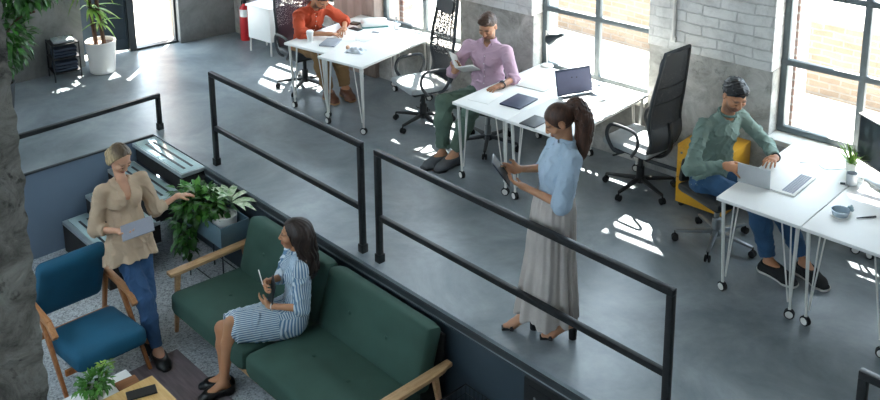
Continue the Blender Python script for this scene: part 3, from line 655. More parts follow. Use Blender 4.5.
# yellow cabinet
YEL = mat('mustard_yellow_metal', '#d19a2a', .45, var=.06, scale=4)
YC = thing('drawer_cabinet', 'mustard yellow rolling drawer cabinet behind the man in green', 'cabinet', (3.70, 2.635, 0), math.radians(4))
m = MB(); m.box((0, 0, .31), (.44, .46, .53), .006); m.build('body', YEL, YC)
for i, (z, h) in enumerate(((.49, .12), (.355, .12), (.175, .21))):
    m = MB(); m.box((0, -.236, z), (.42, .016, h), .003); dr = m.build('drawer', YEL, YC)
    m = MB(); m.box((0, -.246, z+h*.28), (.13, .006, .022), .003); m.build('handle', mat('painted_recess_shade', '#6b4d12', .6), dr)  # flat slab; the shade of a grip recess is painted as darker yellow
m = MB(); m.tube([(-.17, -.245, .51), (-.17, -.252, .51)], .010, 10); m.build('lock', GREYM, YC)
for sx in (-1, 1):
    for sy in (-1, 1): m = MB(); m.lathe([(.022, -.012), (.024, 0), (.022, .012)], 12, Matrix.Translation((sx*.18, sy*.19, .024)) @ Matrix.Rotation(1.5708, 4, 'X')); m.build('castor', RUBBER, YC)

# ---------------------------------------------------------------- things on the desks
TOP = .7505
def flat(name, mt, label, cat, c, sx, sy, h, rz, bev=.002, group=None, z=TOP):
    m = MB(); m.box((0, 0, h/2), (sx, sy, h), min(bev, h*.4)); o = single(m, name, mt, label, cat, group); o.location = (c[0], c[1], z); o.rotation_euler = (0, 0, rz); return o
PAPER = mat('white_paper', '#f0efec', .8, var=.02); GREYN = mat('grey_cover', '#9a9ea6', .5, var=.1, scale=12); NAVY = mat('navy_cover', '#3a4358', .45, var=.12, scale=10)
SILV = mat('silver_shell', '#c3c6c8', .35, .4, var=.05); SCRN = mat('grey_blue_screen', '#6a6e86', .25, var=.12, scale=5)
CUP = thing('paper_cup', 'white paper cup at the edge of the far desk', 'cup', (-.50, 1.50, TOP))
m = MB(); m.lathe([(.026, 0), (.029, .002), (.038, .105)], 20); m.build('cup_body', PAPER, CUP); m = MB(); m.lathe([(.040, .104), (.041, .112), (.036, .118), (.034, .124)], 20); m.build('lid', PAPER, CUP)
flat('notebook', GREYN, 'grey notebook in front of the paper cup', 'notebook', (-.30, 1.62, 0), .17, .24, .018, .55)
V = []; F = []; n = 14
for i in range(n+1):
    for j in range(n+1):
        x = (i/n-.5)*.20; y = (j/n-.5)*.16; e = max(0, 1-(abs(2*i/n-1)**2.2)) * max(0, 1-(abs(2*j/n-1)**2.2)); V.append((x, y, .004+e*(.030+.014*math.sin(40*x+9)*math.cos(55*y)+.008*math.sin(90*(x+y)))))
for i in range(n):
    for j in range(n): a = i*(n+1)+j; F.append((a, a+n+1, a+n+2, a+1))
m = MB(); m.add(V, F); m.box((0, 0, .003), (.17, .13, .005)); o = single(m, 'crumpled_cloth', mat('silvery_cloth', '#b9c0c8', .35, .2, var=.2, scale=18), 'crumpled silvery cloth near the corner of the far desk', 'cloth'); o.location = (.10, 1.64, TOP); o.rotation_euler = (0, 0, .5)
m = MB(); m.lathe([(.018, 0), (.022, .004), (.020, .03), (.012, .034)], 14); o = single(m, 'small_jar', mat('peach_plastic', '#dcae8e', .5), 'small peach jar beside the crumpled silvery cloth', 'jar'); o.location = (-.03, 1.64, TOP)
flat('phone', BLACK, 'black phone lying nearer the man in orange than the other phone', 'phone', (-.50, 2.12, 0), .15, .075, .008, .1, group='phones on the far desk'); flat('wallet', mat('brown_leather', '#5b4a3d', .6, var=.2), 'brown wallet between the black phone and the white bag', 'wallet', (-.66, 2.24, 0), .11, .085, .016, .3)
BG = thing('soft_bag', 'white flat bag with teal edging by the window on the far desk', 'bag', (-.46, 2.36, TOP), 1.0)
m = MB(); cushion(m, (0, 0, .034), (.30, .19, .062), None, .015, 8); m.build('body', PAPER, BG); m = MB(); m.box((0, 0, .008), (.30, .20, .014), .006); m.build('piping', mat('teal_trim', '#4b8c8a', .6), BG)
GB = thing('glass_bottle', 'small clear glass bottle by the window on the far desk', 'bottle', (-.17, 2.44, TOP))
m = MB(); m.lathe([(.024, 0), (.028, .006), (.028, .075), (.012, .10), (.011, .13)], 18); m.build('glass_body', m_glass('bottle_glass', (.82, .88, .9), .5), GB); m = MB(); m.lathe([(.013, .128), (.013, .145), (.008, .147)], 12); m.build('stopper', GREYM, GB)
for i, (x, y, r, lb) in enumerate(((-.26, 2.19, .5, 'white sheet with a grey print beside the glass bottle'), (-.20, 2.02, .2, 'white sheet lying across the far desk centre'), (-.36, 1.86, .9, 'white sheet under the hands of the man in orange'))):
    flat('paper_sheet', PAPER, lb, 'paper', (x, y, 0), .21, .297, .0012, r, .0003, 'sheets on the far desks', TOP+.0004+.0012*i)
flat('card', mat('grey_card', '#7d8288', .6), 'small grey card on the white sheet beside the glass bottle', 'card', (-.25, 2.2, 0), .085, .04, .004, .4, z=TOP+.002)
m = MB(); m.tube([(0, 0, 0), (.13, 0, 0)], .004, 6); o = single(m, 'pen', DARKP, 'dark pen by the window edge of the far desk', 'pen'); o.location = (.02, 2.50, TOP+.004); o.rotation_euler = (0, 0, .3)
# middle desks
flat('notebook', NAVY, 'dark navy notebook in front of the man in pink', 'notebook', (2.225, 1.80, 0), .215, .30, .014, math.radians(9))
flat('notepad', PAPER, 'open white notepad under the hand of the man in pink', 'notepad', (1.93, 1.68, 0), .21, .29, .004, .25)
flat('folder', mat('off_white_folder', '#dcd9d2', .6), 'off-white folder between the navy notebook and the window', 'folder', (2.05, 2.28, 0), .30, .34, .008, .18)
flat('tablet', DARKP, 'dark tablet at the desk edge beside the standing woman', 'tablet', (2.62, 1.56, 0), .16, .23, .009, .1)
LT = thing('laptop', 'open dark laptop with a grey-blue screen on the middle desks', 'laptop', (2.475, 2.285, TOP), math.radians(-20))
m = MB(); m.box((.115, 0, .008), (.225, .37, .014), .004); lo = m.build('keyboard_base', SILV, LT)
m = MB()
for i in range(5):
    for j in range(12): m.box((.04+i*.019, -.145+j*.0265, .0165), (.015, .022, .003))
m.build('keyboard', DARKP, lo)
R = Matrix.Translation((0, 0, .014)) @ Matrix.Rotation(math.radians(-14), 4, 'Y')
m = MB(); m.box((0, 0, 0), (.008, .37, .235), .003, R @ Matrix.Translation((0, 0, .12))); sc = m.build('screen', NAVY, LT)
m = MB(); m.box((0, 0, 0), (.001, .345, .205), 0, R @ Matrix.Translation((.0046, 0, .115))); m.build('display', SCRN, sc)
m = MB()
for y, z in ((-.02, .155), (.03, .15)): m.box((0, 0, 0), (.0008, .012, .010), 0, R @ Matrix.Translation((.0056, y, z)))
m.build('screen_icon', BLACK, sc)
flat('phone', DARKP, 'dark phone near the window sill behind the open laptop', 'phone', (2.42, 2.60, 0), .14, .07, .008, .2, group='phones on the middle desks')
flat('paper_sheet', mat('pale_green_paper', '#c5dcc9', .8), 'pale green sheet at the window end of the middle desks', 'paper', (2.78, 2.62, 0), .15, .13, .002, .5)
flat('paper_sheet', mat('cream_paper', '#dedfd8', .8), 'cream sheet beside the pale green sheet', 'paper', (2.60, 2.64, 0), .20, .14, .0015, .2)
m = MB(); m.tube([(0, 0, 0), (.12, 0, 0)], .004, 6); o = single(m, 'pen', DARKP, 'dark pen lying on the desk in front of the open laptop', 'pen'); o.location = (2.74, 2.08, TOP+.004); o.rotation_euler = (0, 0, .9)
# lamp
LP = thing('desk_lamp', 'black clamp lamp with a small conical shade by the window', 'lamp', (1.79, 2.70, TOP), 0)
m = MB(); m.lathe([(.06, 0), (.065, .006), (.06, .016), (.012, .02)], 20); m.build('base', WMETAL, LP)
m = MB(); m.tube([(0, 0, .015), (-.03, .01, .36)], .006, 8); m.tube([(-.03, .01, .36), (.05, -.03, .345)], .005, 8); m.build('arm', WMETAL, LP)
sh = Vector((.06, -.035, .30)); ax = Vector((.80, .05, .42)).normalized(); Mx = Matrix.Translation(sh) @ ax.to_track_quat('Z', 'Y').to_matrix().to_4x4()
m = MB(); m.lathe([(.050, -.02), (.052, -.015), (.040, .04), (.020, .10), (.016, .17), (.013, .176)], 20, Mx); m.build('lamp_shade', mat('teal_black_enamel', '#1c2a2e', .35), LP)
# right-hand desks
KB = thing('keyboard', 'white laptop keyboard deck lying flat in front of the man in green', 'keyboard', (4.675, 2.03, TOP), math.radians(4))
m = MB(); m.box((0, 0, .007), (.22, .40, .013), .004); kb = m.build('deck', PAPER, KB)
m = MB()
for i in range(5):
    for j in range(13): m.box((.015+i*.017, -.16+j*.0265, .0145), (.0135, .022, .0025))
m.build('keys', mat('grey_keys', '#8b8d9a', .6), kb)
TB = thing('tablet', 'silver tablet held upright by the man in the green sweater', 'tablet', (4.505, 1.80, TOP), math.radians(9))
m = MB(); m.box((0, 0, .078), (.24, .010, .155), .004, (math.radians(5), 0, 0)); m.build('shell', SILV, TB); m = MB(); m.box((0, .006, .078), (.22, .001, .14), 0, (math.radians(5), 0, 0)); m.build('display', BLACK, TB)
MN = thing('monitor', 'black desktop monitor on a silver stand at the end desk', 'monitor', (5.13, 2.50, TOP), math.radians(-29))
m = MB(); m.box((0, 0, .26), (.52, .035, .36), .006); ms = m.build('housing', BLACK, MN); m = MB(); m.box((0, -.0185, .265), (.49, .002, .33)); m.build('display', mat('dark_glossy_display', '#2b3138', .15, var=.1, scale=3), ms)
m = MB(); m.box((0, 0, .442), (.53, .05, .012), .003); m.build('top_highlight', WMETAL, MN)  # white strip paints in the highlight along the monitor's upper edge
m = MB(); m.box((0, .03, .13), (.06, .02, .22), .004); m.box((0, 0, .006), (.22, .17, .012), .004); m.build('stand', SILV, MN)
MG = thing('mug', 'pale grey mug in front of the monitor', 'mug', (4.99, 2.33, TOP))
m = MB(); m.lathe([(.034, 0), (.037, .003), (.040, .088), (.036, .088), (.034, .02), (0, .018)], 24, cap=False); m.build('cup_body', mat('pale_grey_ceramic', '#b9c0c6', .4), MG)
m = MB(); m.tube(smooth_path([(.035, .02, .07), (.065, .03, .065), (.065, .03, .03), (.035, .02, .02)]), .005, 8); m.build('handle', MATS['pale_grey_ceramic'], MG)
GP = thing('potted_plant', 'small spiky green plant in a white pot behind the mug', 'plant', (4.89, 2.545, TOP))
m = MB(); m.lathe([(.035, 0), (.045, .07), (.04, .07), (.038, .06)], 18); m.build('pot', CERAM, GP)
V = []; F = []
for q in range(46):
    a = random.uniform(0, 6.28); e = random.uniform(.6, 1.45); leaf_quad(V, F, (.015*math.cos(a), .015*math.sin(a), .06), (math.cos(a)*math.cos(e), math.sin(a)*math.cos(e), math.sin(e)), (0, 0, 1) if e < 1.2 else (1, 0, 0), random.uniform(.10, .19), .014, .3, 4)
m = MB(); m.add(V, F); m.build('foliage', LF3, GP, 80)
BW = thing('glass_bowl', 'blue-grey glass bowl near the front edge of the end desk', 'bowl', (5.14, 1.82, TOP))
m = MB(); m.lathe([(.045, 0), (.05, .003), (.062, .045), (.058, .045), (.046, .008), (0, .008)], 28, cap=False); m.build('bowl_body', mat('blue_grey_glass', '#a9bac6', .1, var=.1, coat=.5), BW); m = MB(); m.lathe([(.05, .0), (.066, .002), (.066, .006), (.05, .007)], 28, cap=False); m.build('saucer', CERAM, BW)
m = MB()
for q in range(14):
    d = rv(); m.sphere((d.x*.022, d.y*.022, .02+abs(d.z)*.035), random.uniform(.008, .013), 6)
o = single(m, 'crystal_ornament', mat('clear_teal_crystal', '#9db8bf', .1, var=.3, scale=60), 'little spiky crystal ornament beside the glass bowl', 'ornament'); o.location = (5.165, 1.91, TOP); o['kind'] = 'thing'
m = MB(); m.tube([(0, 0, 0), (.10, 0, 0), (.14, 0, 0)], [.004, .007, .007], 8); o = single(m, 'pen', DARKP, 'dark pen beside the glass bowl on the end desk', 'pen'); o.location = (5.24, 1.85, TOP+.008); o.rotation_euler = (0, 0, .95)
m = MB(); m.box((0, 0, .006), (.035, .02, .011), .003); o = single(m, 'paper_clip', DARKP, 'small dark clip beside the pale grey mug', 'clip'); o.location = (4.945, 2.29, TOP); o.rotation_euler = (0, 0, .5)
V = []; 
m = MB(); m.tube(smooth_path([(4.56, 2.40, TOP+.004), (4.66, 2.47, TOP+.004), (4.76, 2.43, TOP+.004), (4.86, 2.56, TOP+.004)]), .0025, 6); single(m, 'cable', mat('grey_cable', '#9a9a9a', .6), 'thin grey cable curling across the desk behind the keyboard', 'cable')
# wall fittings
m = MB(); p = wp(1.13, -.215, 0); m.tube([(p.x, p.y, 1.32), (p.x, p.y, 4.95)], .016, 10); m.box((p.x, p.y+.01, 1.32), (.05, .04, .05), .006, (0, 0, WT)); single(m, 'conduit_pipe', WMETAL, 'thin pale conduit pipe running up the white brick pier', 'pipe')
m = MB(); p = wp(1.45, -.185, .07); m.tube([wp(.9, -.19, .09), wp(2.2, -.19, .09)], .018, 8); single(m, 'heating_pipe', DARKP, 'dark pipe along the foot of the rough concrete pier', 'pipe')
m = MB(); m.tube(smooth_path([(.30, 2.45, .75), (.25, 2.5, .4), (.2, 2.45, .012), (.3, 2.3, .006), (.45, 2.35, .006), (.5, 2.25, .006)]), .005, 6); single(m, 'cable', BLACK, 'black power cable trailing onto the floor behind the empty chair', 'cable')
# ---------------------------------------------------------------- people: continuous surfaces grown from joints
def A(*p): return np.array(p if len(p) > 1 else p[0], float)
def U(v): v = np.asarray(v, float); return v/np.linalg.norm(v)
class Field:
    """A distance field made of tapered limbs and ellipsoids that melt into one another; meshed as one closed surface."""
    def __init__(s): s.p = []
    def limb(s, a, b, ra, rb, k=.02, flat=None, cap=(0, 0), op=0): s.p.append(('L', A(a), A(b), ra, rb, k, flat, cap, op)); return s
    def ell(s, c, r, ax=None, k=.02, op=0): s.p.append(('E', A(c), A(r), np.eye(3) if ax is None else np.array([U(x) for x in ax]), k, op)); return s
    def cut(s, p, n, c=None, r=None): s.p.append(('C', A(p), U(n), c, r)); return s      # removes the side n points to (inside a ball c, r when given)
    def mesh(s, h=.006, disp=None):
        lo = np.full(3, 1e9); hi = -lo
        for q in s.p:
            if q[0] == 'L' and q[8] == 0:
                R = max(q[3], q[4])*(q[6][1] if q[6] else 1)+.02
                for e in (q[1], q[2]): lo = np.minimum(lo, e-R); hi = np.maximum(hi, e+R)
            if q[0] == 'E' and q[5] == 0: R = q[2].max()+.02; lo = np.minimum(lo, q[1]-R); hi = np.maximum(hi, q[1]+R)
        lo -= 3*h; n = np.ceil((hi-lo)/h).astype(int)+4
        F = np.full(n, 1.0, np.float32)
        X = [(lo[i]+h*np.arange(n[i])).astype(np.float32) for i in range(3)]
        def sub(l, u):
            i0 = np.maximum(0, np.floor((l-lo)/h).astype(int)); i1 = np.minimum(n, np.ceil((u-lo)/h).astype(int)+1)
            return tuple(slice(a, b) for a, b in zip(i0, i1))
        for q in s.p:
            if q[0] == 'C':
                if q[3] is not None: sl_ = sub(A(q[3])-q[4], A(q[3])+q[4])
                else: sl_ = (slice(0, n[0]), slice(0, n[1]), slice(0, n[2]))
            elif q[0] == 'L':
                R = max(q[3], q[4])*(q[6][1] if q[6] else 1)+q[5]+4*h; sl_ = sub(np.minimum(q[1], q[2])-R, np.maximum(q[1], q[2])+R)
            else: R = q[2].max()+q[4]+4*h; sl_ = sub(q[1]-R, q[1]+R)
            x = X[0][sl_[0]][:, None, None]; y = X[1][sl_[1]][None, :, None]; z = X[2][sl_[2]][None, None, :]
            f = F[sl_]
            if f.size == 0: continue
            if q[0] == 'C':
                d = (x-q[1][0])*q[2][0]+(y-q[1][1])*q[2][1]+(z-q[1][2])*q[2][2]
                if q[3] is not None:
                    w = np.sqrt((x-q[3][0])**2+(y-q[3][1])**2+(z-q[3][2])**2)-q[4]; d = np.minimum(d, -w)
                F[sl_] = np.maximum(f, d); continue
            if q[0] == 'L':
                _, a, b, ra, rb, k, fl, cap, op = q; px, py, pz = x-a[0], y-a[1], z-a[2]; ba = b-a
                if fl:
                    nv, sc = U(fl[0]), fl[1]; g = 1/sc-1
                    dn = (px*nv[0]+py*nv[1]+pz*nv[2])*g; px = px+dn*nv[0]; py = py+dn*nv[1]; pz = pz+dn*nv[2]; ba = ba+nv*(ba@nv)*g
                L2 = float(ba@ba); tt = (px*ba[0]+py*ba[1]+pz*ba[2])/max(L2, 1e-9); t = np.clip(tt, 0, 1)
                d = np.sqrt((px-t*ba[0])**2+(py-t*ba[1])**2+(pz-t*ba[2])**2)-(ra+(rb-ra)*t); L = math.sqrt(L2)
                if cap[0]: d = np.maximum(d, -tt*L)
                if cap[1]: d = np.maximum(d, (tt-1)*L)
            else:
                _, c, r, ax, k, op = q; px, py, pz = x-c[0], y-c[1], z-c[2]
                u = [px*e[0]+py*e[1]+pz*e[2] for e in ax]
                k0 = np.sqrt(sum((u[i]/r[i])**2 for i in range(3))); k1 = np.sqrt(sum((u[i]/r[i]**2)**2 for i in range(3)))+1e-6; d = k0*(k0-1)/k1
            if op == 0:
                m = np.clip(.5+.5*(f-d)/k, 0, 1); F[sl_] = f+(d-f)*m-k*m*(1-m)
            else:
                m = np.clip(.5-.5*(f+d)/k, 0, 1); F[sl_] = f+(-d-f)*m+k*m*(1-m)
        if disp is not None:
            near = np.abs(F) < .06; I = np.nonzero(near); P = np.stack([X[0][I[0]], X[1][I[1]], X[2][I[2]]], 1); F[I] -= disp(P).astype(np.float32)
        return nets(F, lo, h)
EDG = [(0, 1), (2, 3), (4, 5), (6, 7), (0, 2), (1, 3), (4, 6), (5, 7), (0, 4), (1, 5), (2, 6), (3, 7)]
def nets(F, lo, h):
    S = F < 0; n = F.shape; C = [(i >> 2 & 1, i >> 1 & 1, i & 1) for i in range(8)]
    cnt = sum(S[c[0]:n[0]-1+c[0], c[1]:n[1]-1+c[1], c[2]:n[2]-1+c[2]].astype(np.int8) for c in C)
    I = np.argwhere((cnt > 0) & (cnt < 8)); val = np.stack([F[I[:, 0]+c[0], I[:, 1]+c[1], I[:, 2]+c[2]] for c in C], 1)
    acc = np.zeros((len(I), 3)); w = np.zeros(len(I))
    for a, b in EDG:
        va, vb = val[:, a], val[:, b]; m = (va < 0) != (vb < 0); t = np.where(m, va/np.where(m, va-vb, 1), 0)
        ca, cb = np.array(C[a], float), np.array(C[b], float); acc += m[:, None]*(ca+t[:, None]*(cb-ca)); w += m
    V = lo+h*(I+acc/w[:, None]); ID = np.full([k-1 for k in n], -1, np.int32); ID[tuple(I.T)] = np.arange(len(I)); Q = []
    for ax in range(3):
        o = [(1, 2), (2, 0), (0, 1)][ax]; sh = [slice(None)]*3; s0 = [slice(1, -1)]*3; s1 = [slice(1, -1)]*3; s0[ax] = slice(0, -1); s1[ax] = slice(1, None)
        a, b = S[tuple(s0)], S[tuple(s1)]
        for sg in (0, 1):
            P = np.argwhere((a & ~b) if sg == 0 else (~a & b)); 
            if not len(P): continue
            for j in range(3):
                if j != ax: P[:, j] += 1
            def cell(d1, d2): R = P.copy(); R[:, o[0]] += d1; R[:, o[1]] += d2; return ID[tuple(R.T)]
            q = np.stack([cell(-1, -1), cell(0, -1), cell(0, 0), cell(-1, 0)], 1); Q.append(q if sg == 0 else q[:, ::-1])
    return V, np.concatenate(Q)
def emesh(name, VQ, mats, parent, origin, matf=None, attr=None, smooth_it=1, masks=None):
    V, Q = VQ; V = V.copy()
    if smooth_it:
        for _ in range(smooth_it):
            acc = np.zeros_like(V); c = np.zeros(len(V))
            for i in range(4):
                a, b = Q[:, i], Q[:, (i+1) % 4]; np.add.at(acc, a, V[b]); np.add.at(c, a, 1)
            V = V*.5+.5*acc/np.maximum(c, 1)[:, None]
    me = bpy.data.meshes.new(name); me.vertices.add(len(V)); me.vertices.foreach_set('co', (V-origin).astype(np.float32).ravel())
    me.loops.add(len(Q)*4); me.loops.foreach_set('vertex_index', Q.astype(np.int32).ravel()); me.polygons.add(len(Q)); me.polygons.foreach_set('loop_start', np.arange(0, len(Q)*4, 4, dtype=np.int32))
    for m in (mats if isinstance(mats, list) else [mats]): me.materials.append(m)
    me.update(calc_edges=True); me.validate(); me.polygons.foreach_set('use_smooth', np.ones(len(me.polygons), bool))
    if matf is not None: me.polygons.foreach_set('material_index', matf(V[Q].mean(1)).astype(np.int32))
    if attr is not None: a = me.attributes.new('stripe', 'FLOAT', 'POINT'); a.data.foreach_set('value', attr(V).astype(np.float32))
    for nm, f in (masks or {}).items(): a = me.attributes.new(nm, 'FLOAT', 'POINT'); a.data.foreach_set('value', f(V).astype(np.float32))
    me.update(); o = bpy.data.objects.new(name, me); COL.objects.link(o); o.parent = parent; return o
def folds(amp, freq, seed):
    """Cloth creases: a few warped sheets of sharp ridges plus soft swells."""
    R = np.random.default_rng(seed); D = R.normal(size=(6, 3)); D /= np.linalg.norm(D, axis=1)[:, None]; ph = R.uniform(0, 6, 6); fr = freq*R.uniform(.5, 1.3, 6)
    def f(P):
        w = P+.035*np.sin(P[:, [1, 2, 0]]*17+seed)+.015*np.sin(P[:, [2, 0, 1]]*41+seed); s = 0
        for i in range(6):
            v = np.sin(w@(D[i]*fr[i])+ph[i]); s = s+((1-np.abs(v))**2*1.5-.45 if i < 4 else .5*v)
        return np.maximum(amp*.75*s, -.55*amp)
    return f

def hand(F, wrist, d, n, th, curl=.4, s=1.0, spread=.12, curls=None):
    """Palm plus five bent fingers: d = towards the knuckles, n = palm side, th = side of the thumb."""
    d = U(d); n = U(A(n)-d*(A(n)@d)); th = U(A(th)-d*(A(th)@d)-n*(A(th)@n)); w = A(wrist)
    F.limb(w, w+d*.025*s, .023*s, .025*s, .012, (th, 1.35)); F.limb(w+d*.025*s, w+d*.078*s, .0155*s, .0145*s, .012, (th, 2.3))
    for i, (o, L, b) in enumerate(((.029, .074, .080), (.010, .083, .086), (-.010, .077, .083), (-.028, .060, .074))):
        c = (curls[i] if curls else curl)*1.5; p = w+th*o*s+d*b*s; dv = U(d+th*spread*(1.3-i*.9)*.6); r = .0088*s
        for j, (fr_, an) in enumerate(((.45, .45), (.30, .75), (.25, .6))):
            q = c*an; dv = U(dv*math.cos(q)+n*math.sin(q)); n2 = U(n*math.cos(q)-d*math.sin(q)); e = p+dv*L*fr_*s
            F.limb(p, e, r, r*.92, .004); p = e; r *= .92
    b = w+th*.026*s+d*.022*s; e = b+U(th*.8+d*.75+n*.35)*.042*s; F.limb(b, e, .0135*s, .0108*s, .010); F.limb(e, e+U(d*.9+th*.25+n*(.25+.5*curl))*.034*s, .0105*s, .0085*s, .004)

def head(F, c, f, u, s=1.0, male=True):
    f = U(f); u = U(A(u)-f*(A(u)@f)); l = np.cross(u, f); ax = (f, l, u); c = A(c)
    P = lambda x, y, z: c+s*(f*x+l*y+u*z)
    F.ell(P(-.012, 0, .022), A(.096, .076, .090)*s, ax, .01)
    F.ell(P(.030, 0, -.035), A(.062, .061 if male else .056, .082)*s, ax, .02)
    F.ell(P(.052, 0, -.092), A(.030, .030 if male else .024, .024)*s, ax, .02)
    F.limb(P(.086, 0, .012), P(.106, 0, -.032), .009*s, .013*s, .010)
    for y in (-1, 1):
        F.limb(P(.105, .010*y, -.036), P(.098, .014*y, -.036), .007*s, .007*s, .004)
        F.ell(P(.078, .031*y, .014), A(.018, .022, .009)*s, ax, .014)
        F.ell(P(.100, .031*y, -.010), A(.014, .017, .010)*s, ax, .012, 1)
        F.ell(P(.081, .031*y, -.010), A(.013, .016, .012)*s, ax, .005)
        F.ell(P(.060, .044*y, -.032), A(.026, .022, .020)*s, ax, .02)
        F.ell(P(-.008, .078*y, -.012), A(.020, .009, .031)*s, ax, .006)
        F.ell(P(-.004, .086*y, -.010), A(.010, .005, .018)*s, ax, .004, 1)
    F.ell(P(.089, 0, -.063), A(.012, .024, .0065)*s, ax, .004); F.ell(P(.087, 0, -.074), A(.012, .020, .0075)*s, ax, .004)
    return P, ax
SKINP = {}
def skin(name, base, lip, hair='#2c1d17', stub=None):
    """Skin with lips, brows and (for the men) stubble as masks stored on the mesh."""
    key = 'skin_'+name+hair+str(stub)
    if key in MATS: return MATS[key]
    mt = mat('skin_tone_'+name+hair+str(stub), base, .5, var=.08, scale=9, sss=.12); MATS[key] = mt; N = mt.node_tree.nodes; K = mt.node_tree.links; b = N['Principled BSDF']; src = b.inputs['Base Color'].links[0].from_socket
    for nm, c, a in (('stubble', stub or base, .85), ('lips', lip, .9), ('brows', hair, .75)):
        at = N.new('ShaderNodeAttribute'); at.attribute_name = nm; mu = N.new('ShaderNodeMath'); mu.operation = 'MULTIPLY'; mu.inputs[1].default_value = a; K.new(at.outputs['Fac'], mu.inputs[0]); src = mixc(N, K, mu.outputs[0], src, lin(c))
    K.new(src, b.inputs['Base Color']); return mt
EYEW = mat('eye_dark', '#241a16', .2)
def torso(F, J, g=0.0, w=1.0, bust=0.0, k=.04):
    """Trunk from hips to neck base; g inflates it (clothing)."""
    lat = U(J['sl']-J['sr']); hl = U(J['hl']-J['hr']); P, Wt, C, N = J['pel'], J['waist'], J['chest'], J['neck']
    F.limb(P, Wt, .108*w+g, .094*w+g, k, (hl, 1.42)); F.limb(Wt, C, .094*w+g, .106*w+g, k, (lat, 1.42)); F.limb(C, C*.25+N*.75, .106*w+g, .062*w+g, k, (lat, 1.5))
    F.limb(J['sl']*.9+J['sr']*.1, J['sr']*.9+J['sl']*.1, .044*w+g, .044*w+g, k)
    F.limb(J['hl'], J['hr'], .104*w+g, .104*w+g, k)
    fw = U(np.cross(lat, U(N-P)))
    if bust:
        for s in (-1, 1): F.ell(C*.8+Wt*.2+lat*s*.075*w+fw*.075*w, A(1, 1, 1)*(bust+g), None, .04)
    return fw
def arm(F, J, side, g=0.0, w=1.0, to=None, loose=0.0, k=.02, only=None):
    S, E, Wr = J['s'+side], J['e'+side], J['w'+side]
    F.limb(S, E, .046*w+g+loose*.6, .038*w+g+loose, k, cap=(0, 1 if to == 'elbow' else 0))
    if to == 'elbow': return
    e = Wr if to is None else E+(Wr-E)*to
    F.limb(E, e, .037*w+g+loose*.8, (.037+(.026-.037)*(1 if to is None else to))*w+g+loose*.8, k, cap=(0, 0 if to is None else 1))
def leg(F, J, side, g=0.0, w=1.0, to=1.0, k=.03, loose=0.0, cap=False):
    H, K, An = J['h'+side], J['k'+side], J['a'+side]; F.limb(H, K, .086*w+g, .056*w+g+loose*.5, k)
    m = K+(An-K)*.35; back = np.zeros(3); e = K+(An-K)*to
    F.limb(K, m, .055*w+g+loose*.5, .055*w+g+loose, k); F.limb(m, e, .055*w+g+loose, .036*w+g+loose, k, cap=(0, 1 if cap else 0))
def foot(F, J, side, w=1.0, g=0.0, lift=0.0):
    An, T = J['a'+side], J['t'+side]; d = U((T-An)*A(1, 1, 0)); heel = A(An[0], An[1], 0)-d*.035+A(0, 0, J['gz']+.032+lift); ball = T-d*.055+A(0, 0, .012)
    F.limb(An, heel, .034*w+g, .031*w+g, .02); F.limb(An, ball, .033*w+g, .026*w+g, .03, (np.cross(d, A(0, 0, 1)), 1.35)); F.limb(heel, ball, .028*w+g, .024*w+g, .03, (np.cross(d, A(0, 0, 1)), 1.3)); F.limb(ball, T, .024*w+g, .015*w+g, .02, (np.cross(d, A(0, 0, 1)), 1.6))
def shoe(name, m, parent, org, J, side, sole=None, g=.010, low=.0, cutz=.075, h=.005):
    F = Field(); foot(F, J, side, 1.0, g); d = U((J['t'+side]-J['a'+side])*A(1, 1, 0)); F.cut(A(0, 0, J['gz']+.0), (0, 0, -1)); F.cut(J['a'+side]*A(1, 1, 0)+A(0, 0, J['gz']+cutz), A(-.55*d[0], -.55*d[1], 1)*0+A(0, 0, 1))
    if low: F.ell(J['a'+side]+d*.03+A(0, 0, .02), (.075, .04, low), (d, np.cross(A(0, 0, 1), d), A(0, 0, 1)), .01, 1)
    o = emesh(name, F.mesh(h), m, parent, org)
    if sole is not None:
        F = Field(); foot(F, J, side, 1.0, g+.006); F.cut(A(0, 0, J['gz']), (0, 0, -1)); F.cut(A(0, 0, J['gz']+.024), (0, 0, 1)); emesh('sole', F.mesh(h), sole, o, org, smooth_it=0)
    return o
def eyes_brows(root, org, P, ax, hairm, s=1.0):
    for y in (-1, 1):
        m = MB(); c = P(.0925, .031*y, -.0125)-org; R = Matrix((ax[0], ax[1], ax[2])).transposed().to_4x4()
        b = bmesh.new(); bmesh.ops.create_uvsphere(b, u_segments=10, v_segments=6, radius=1.0)
        for v in b.verts: v.co = Vector((v.co.x*.005*s, v.co.y*.0095*s, v.co.z*.0026*s))
        m.bm(b, 0, Matrix.Translation(Vector(c)) @ R); m.build('eye', EYEW, root)
def facemasks(P, ax, s, stub=False):
    c0 = P(0, 0, 0); sm = lambda v, a, b: np.clip((v-a)/(b-a), 0, 1)
    def loc(V): q = (V-c0)/s; return q@ax[0], q@ax[1], q@ax[2]
    def lips(V): x, y, z = loc(V); return (x > .07)*sm(-np.sqrt((y/.024)**2+((z+.0685)/.0115)**2), -1.25, -.75)
    def brows(V): x, y, z = loc(V); a = np.abs(y); return (x > .05)*sm(-np.sqrt(((a-.031)/.021)**2+((z-.0185+.16*np.maximum(0, a-.034))/.0062)**2), -1.5, -.6)
    def stubble(V):
        x, y, z = loc(V); m = sm(-z, .030, .055)*sm(z, -.150, -.125)*sm(x, -.005-.0*z, .018)*(np.abs(y) < .085)*(x < .14)
        return m*(1-.9*sm(x, .045, .07)*sm(-np.abs(y), -.060, -.045)*sm(z, -.052, -.042))
    d = dict(lips=lips, brows=brows)
    if stub: d['stubble'] = stubble
    return d
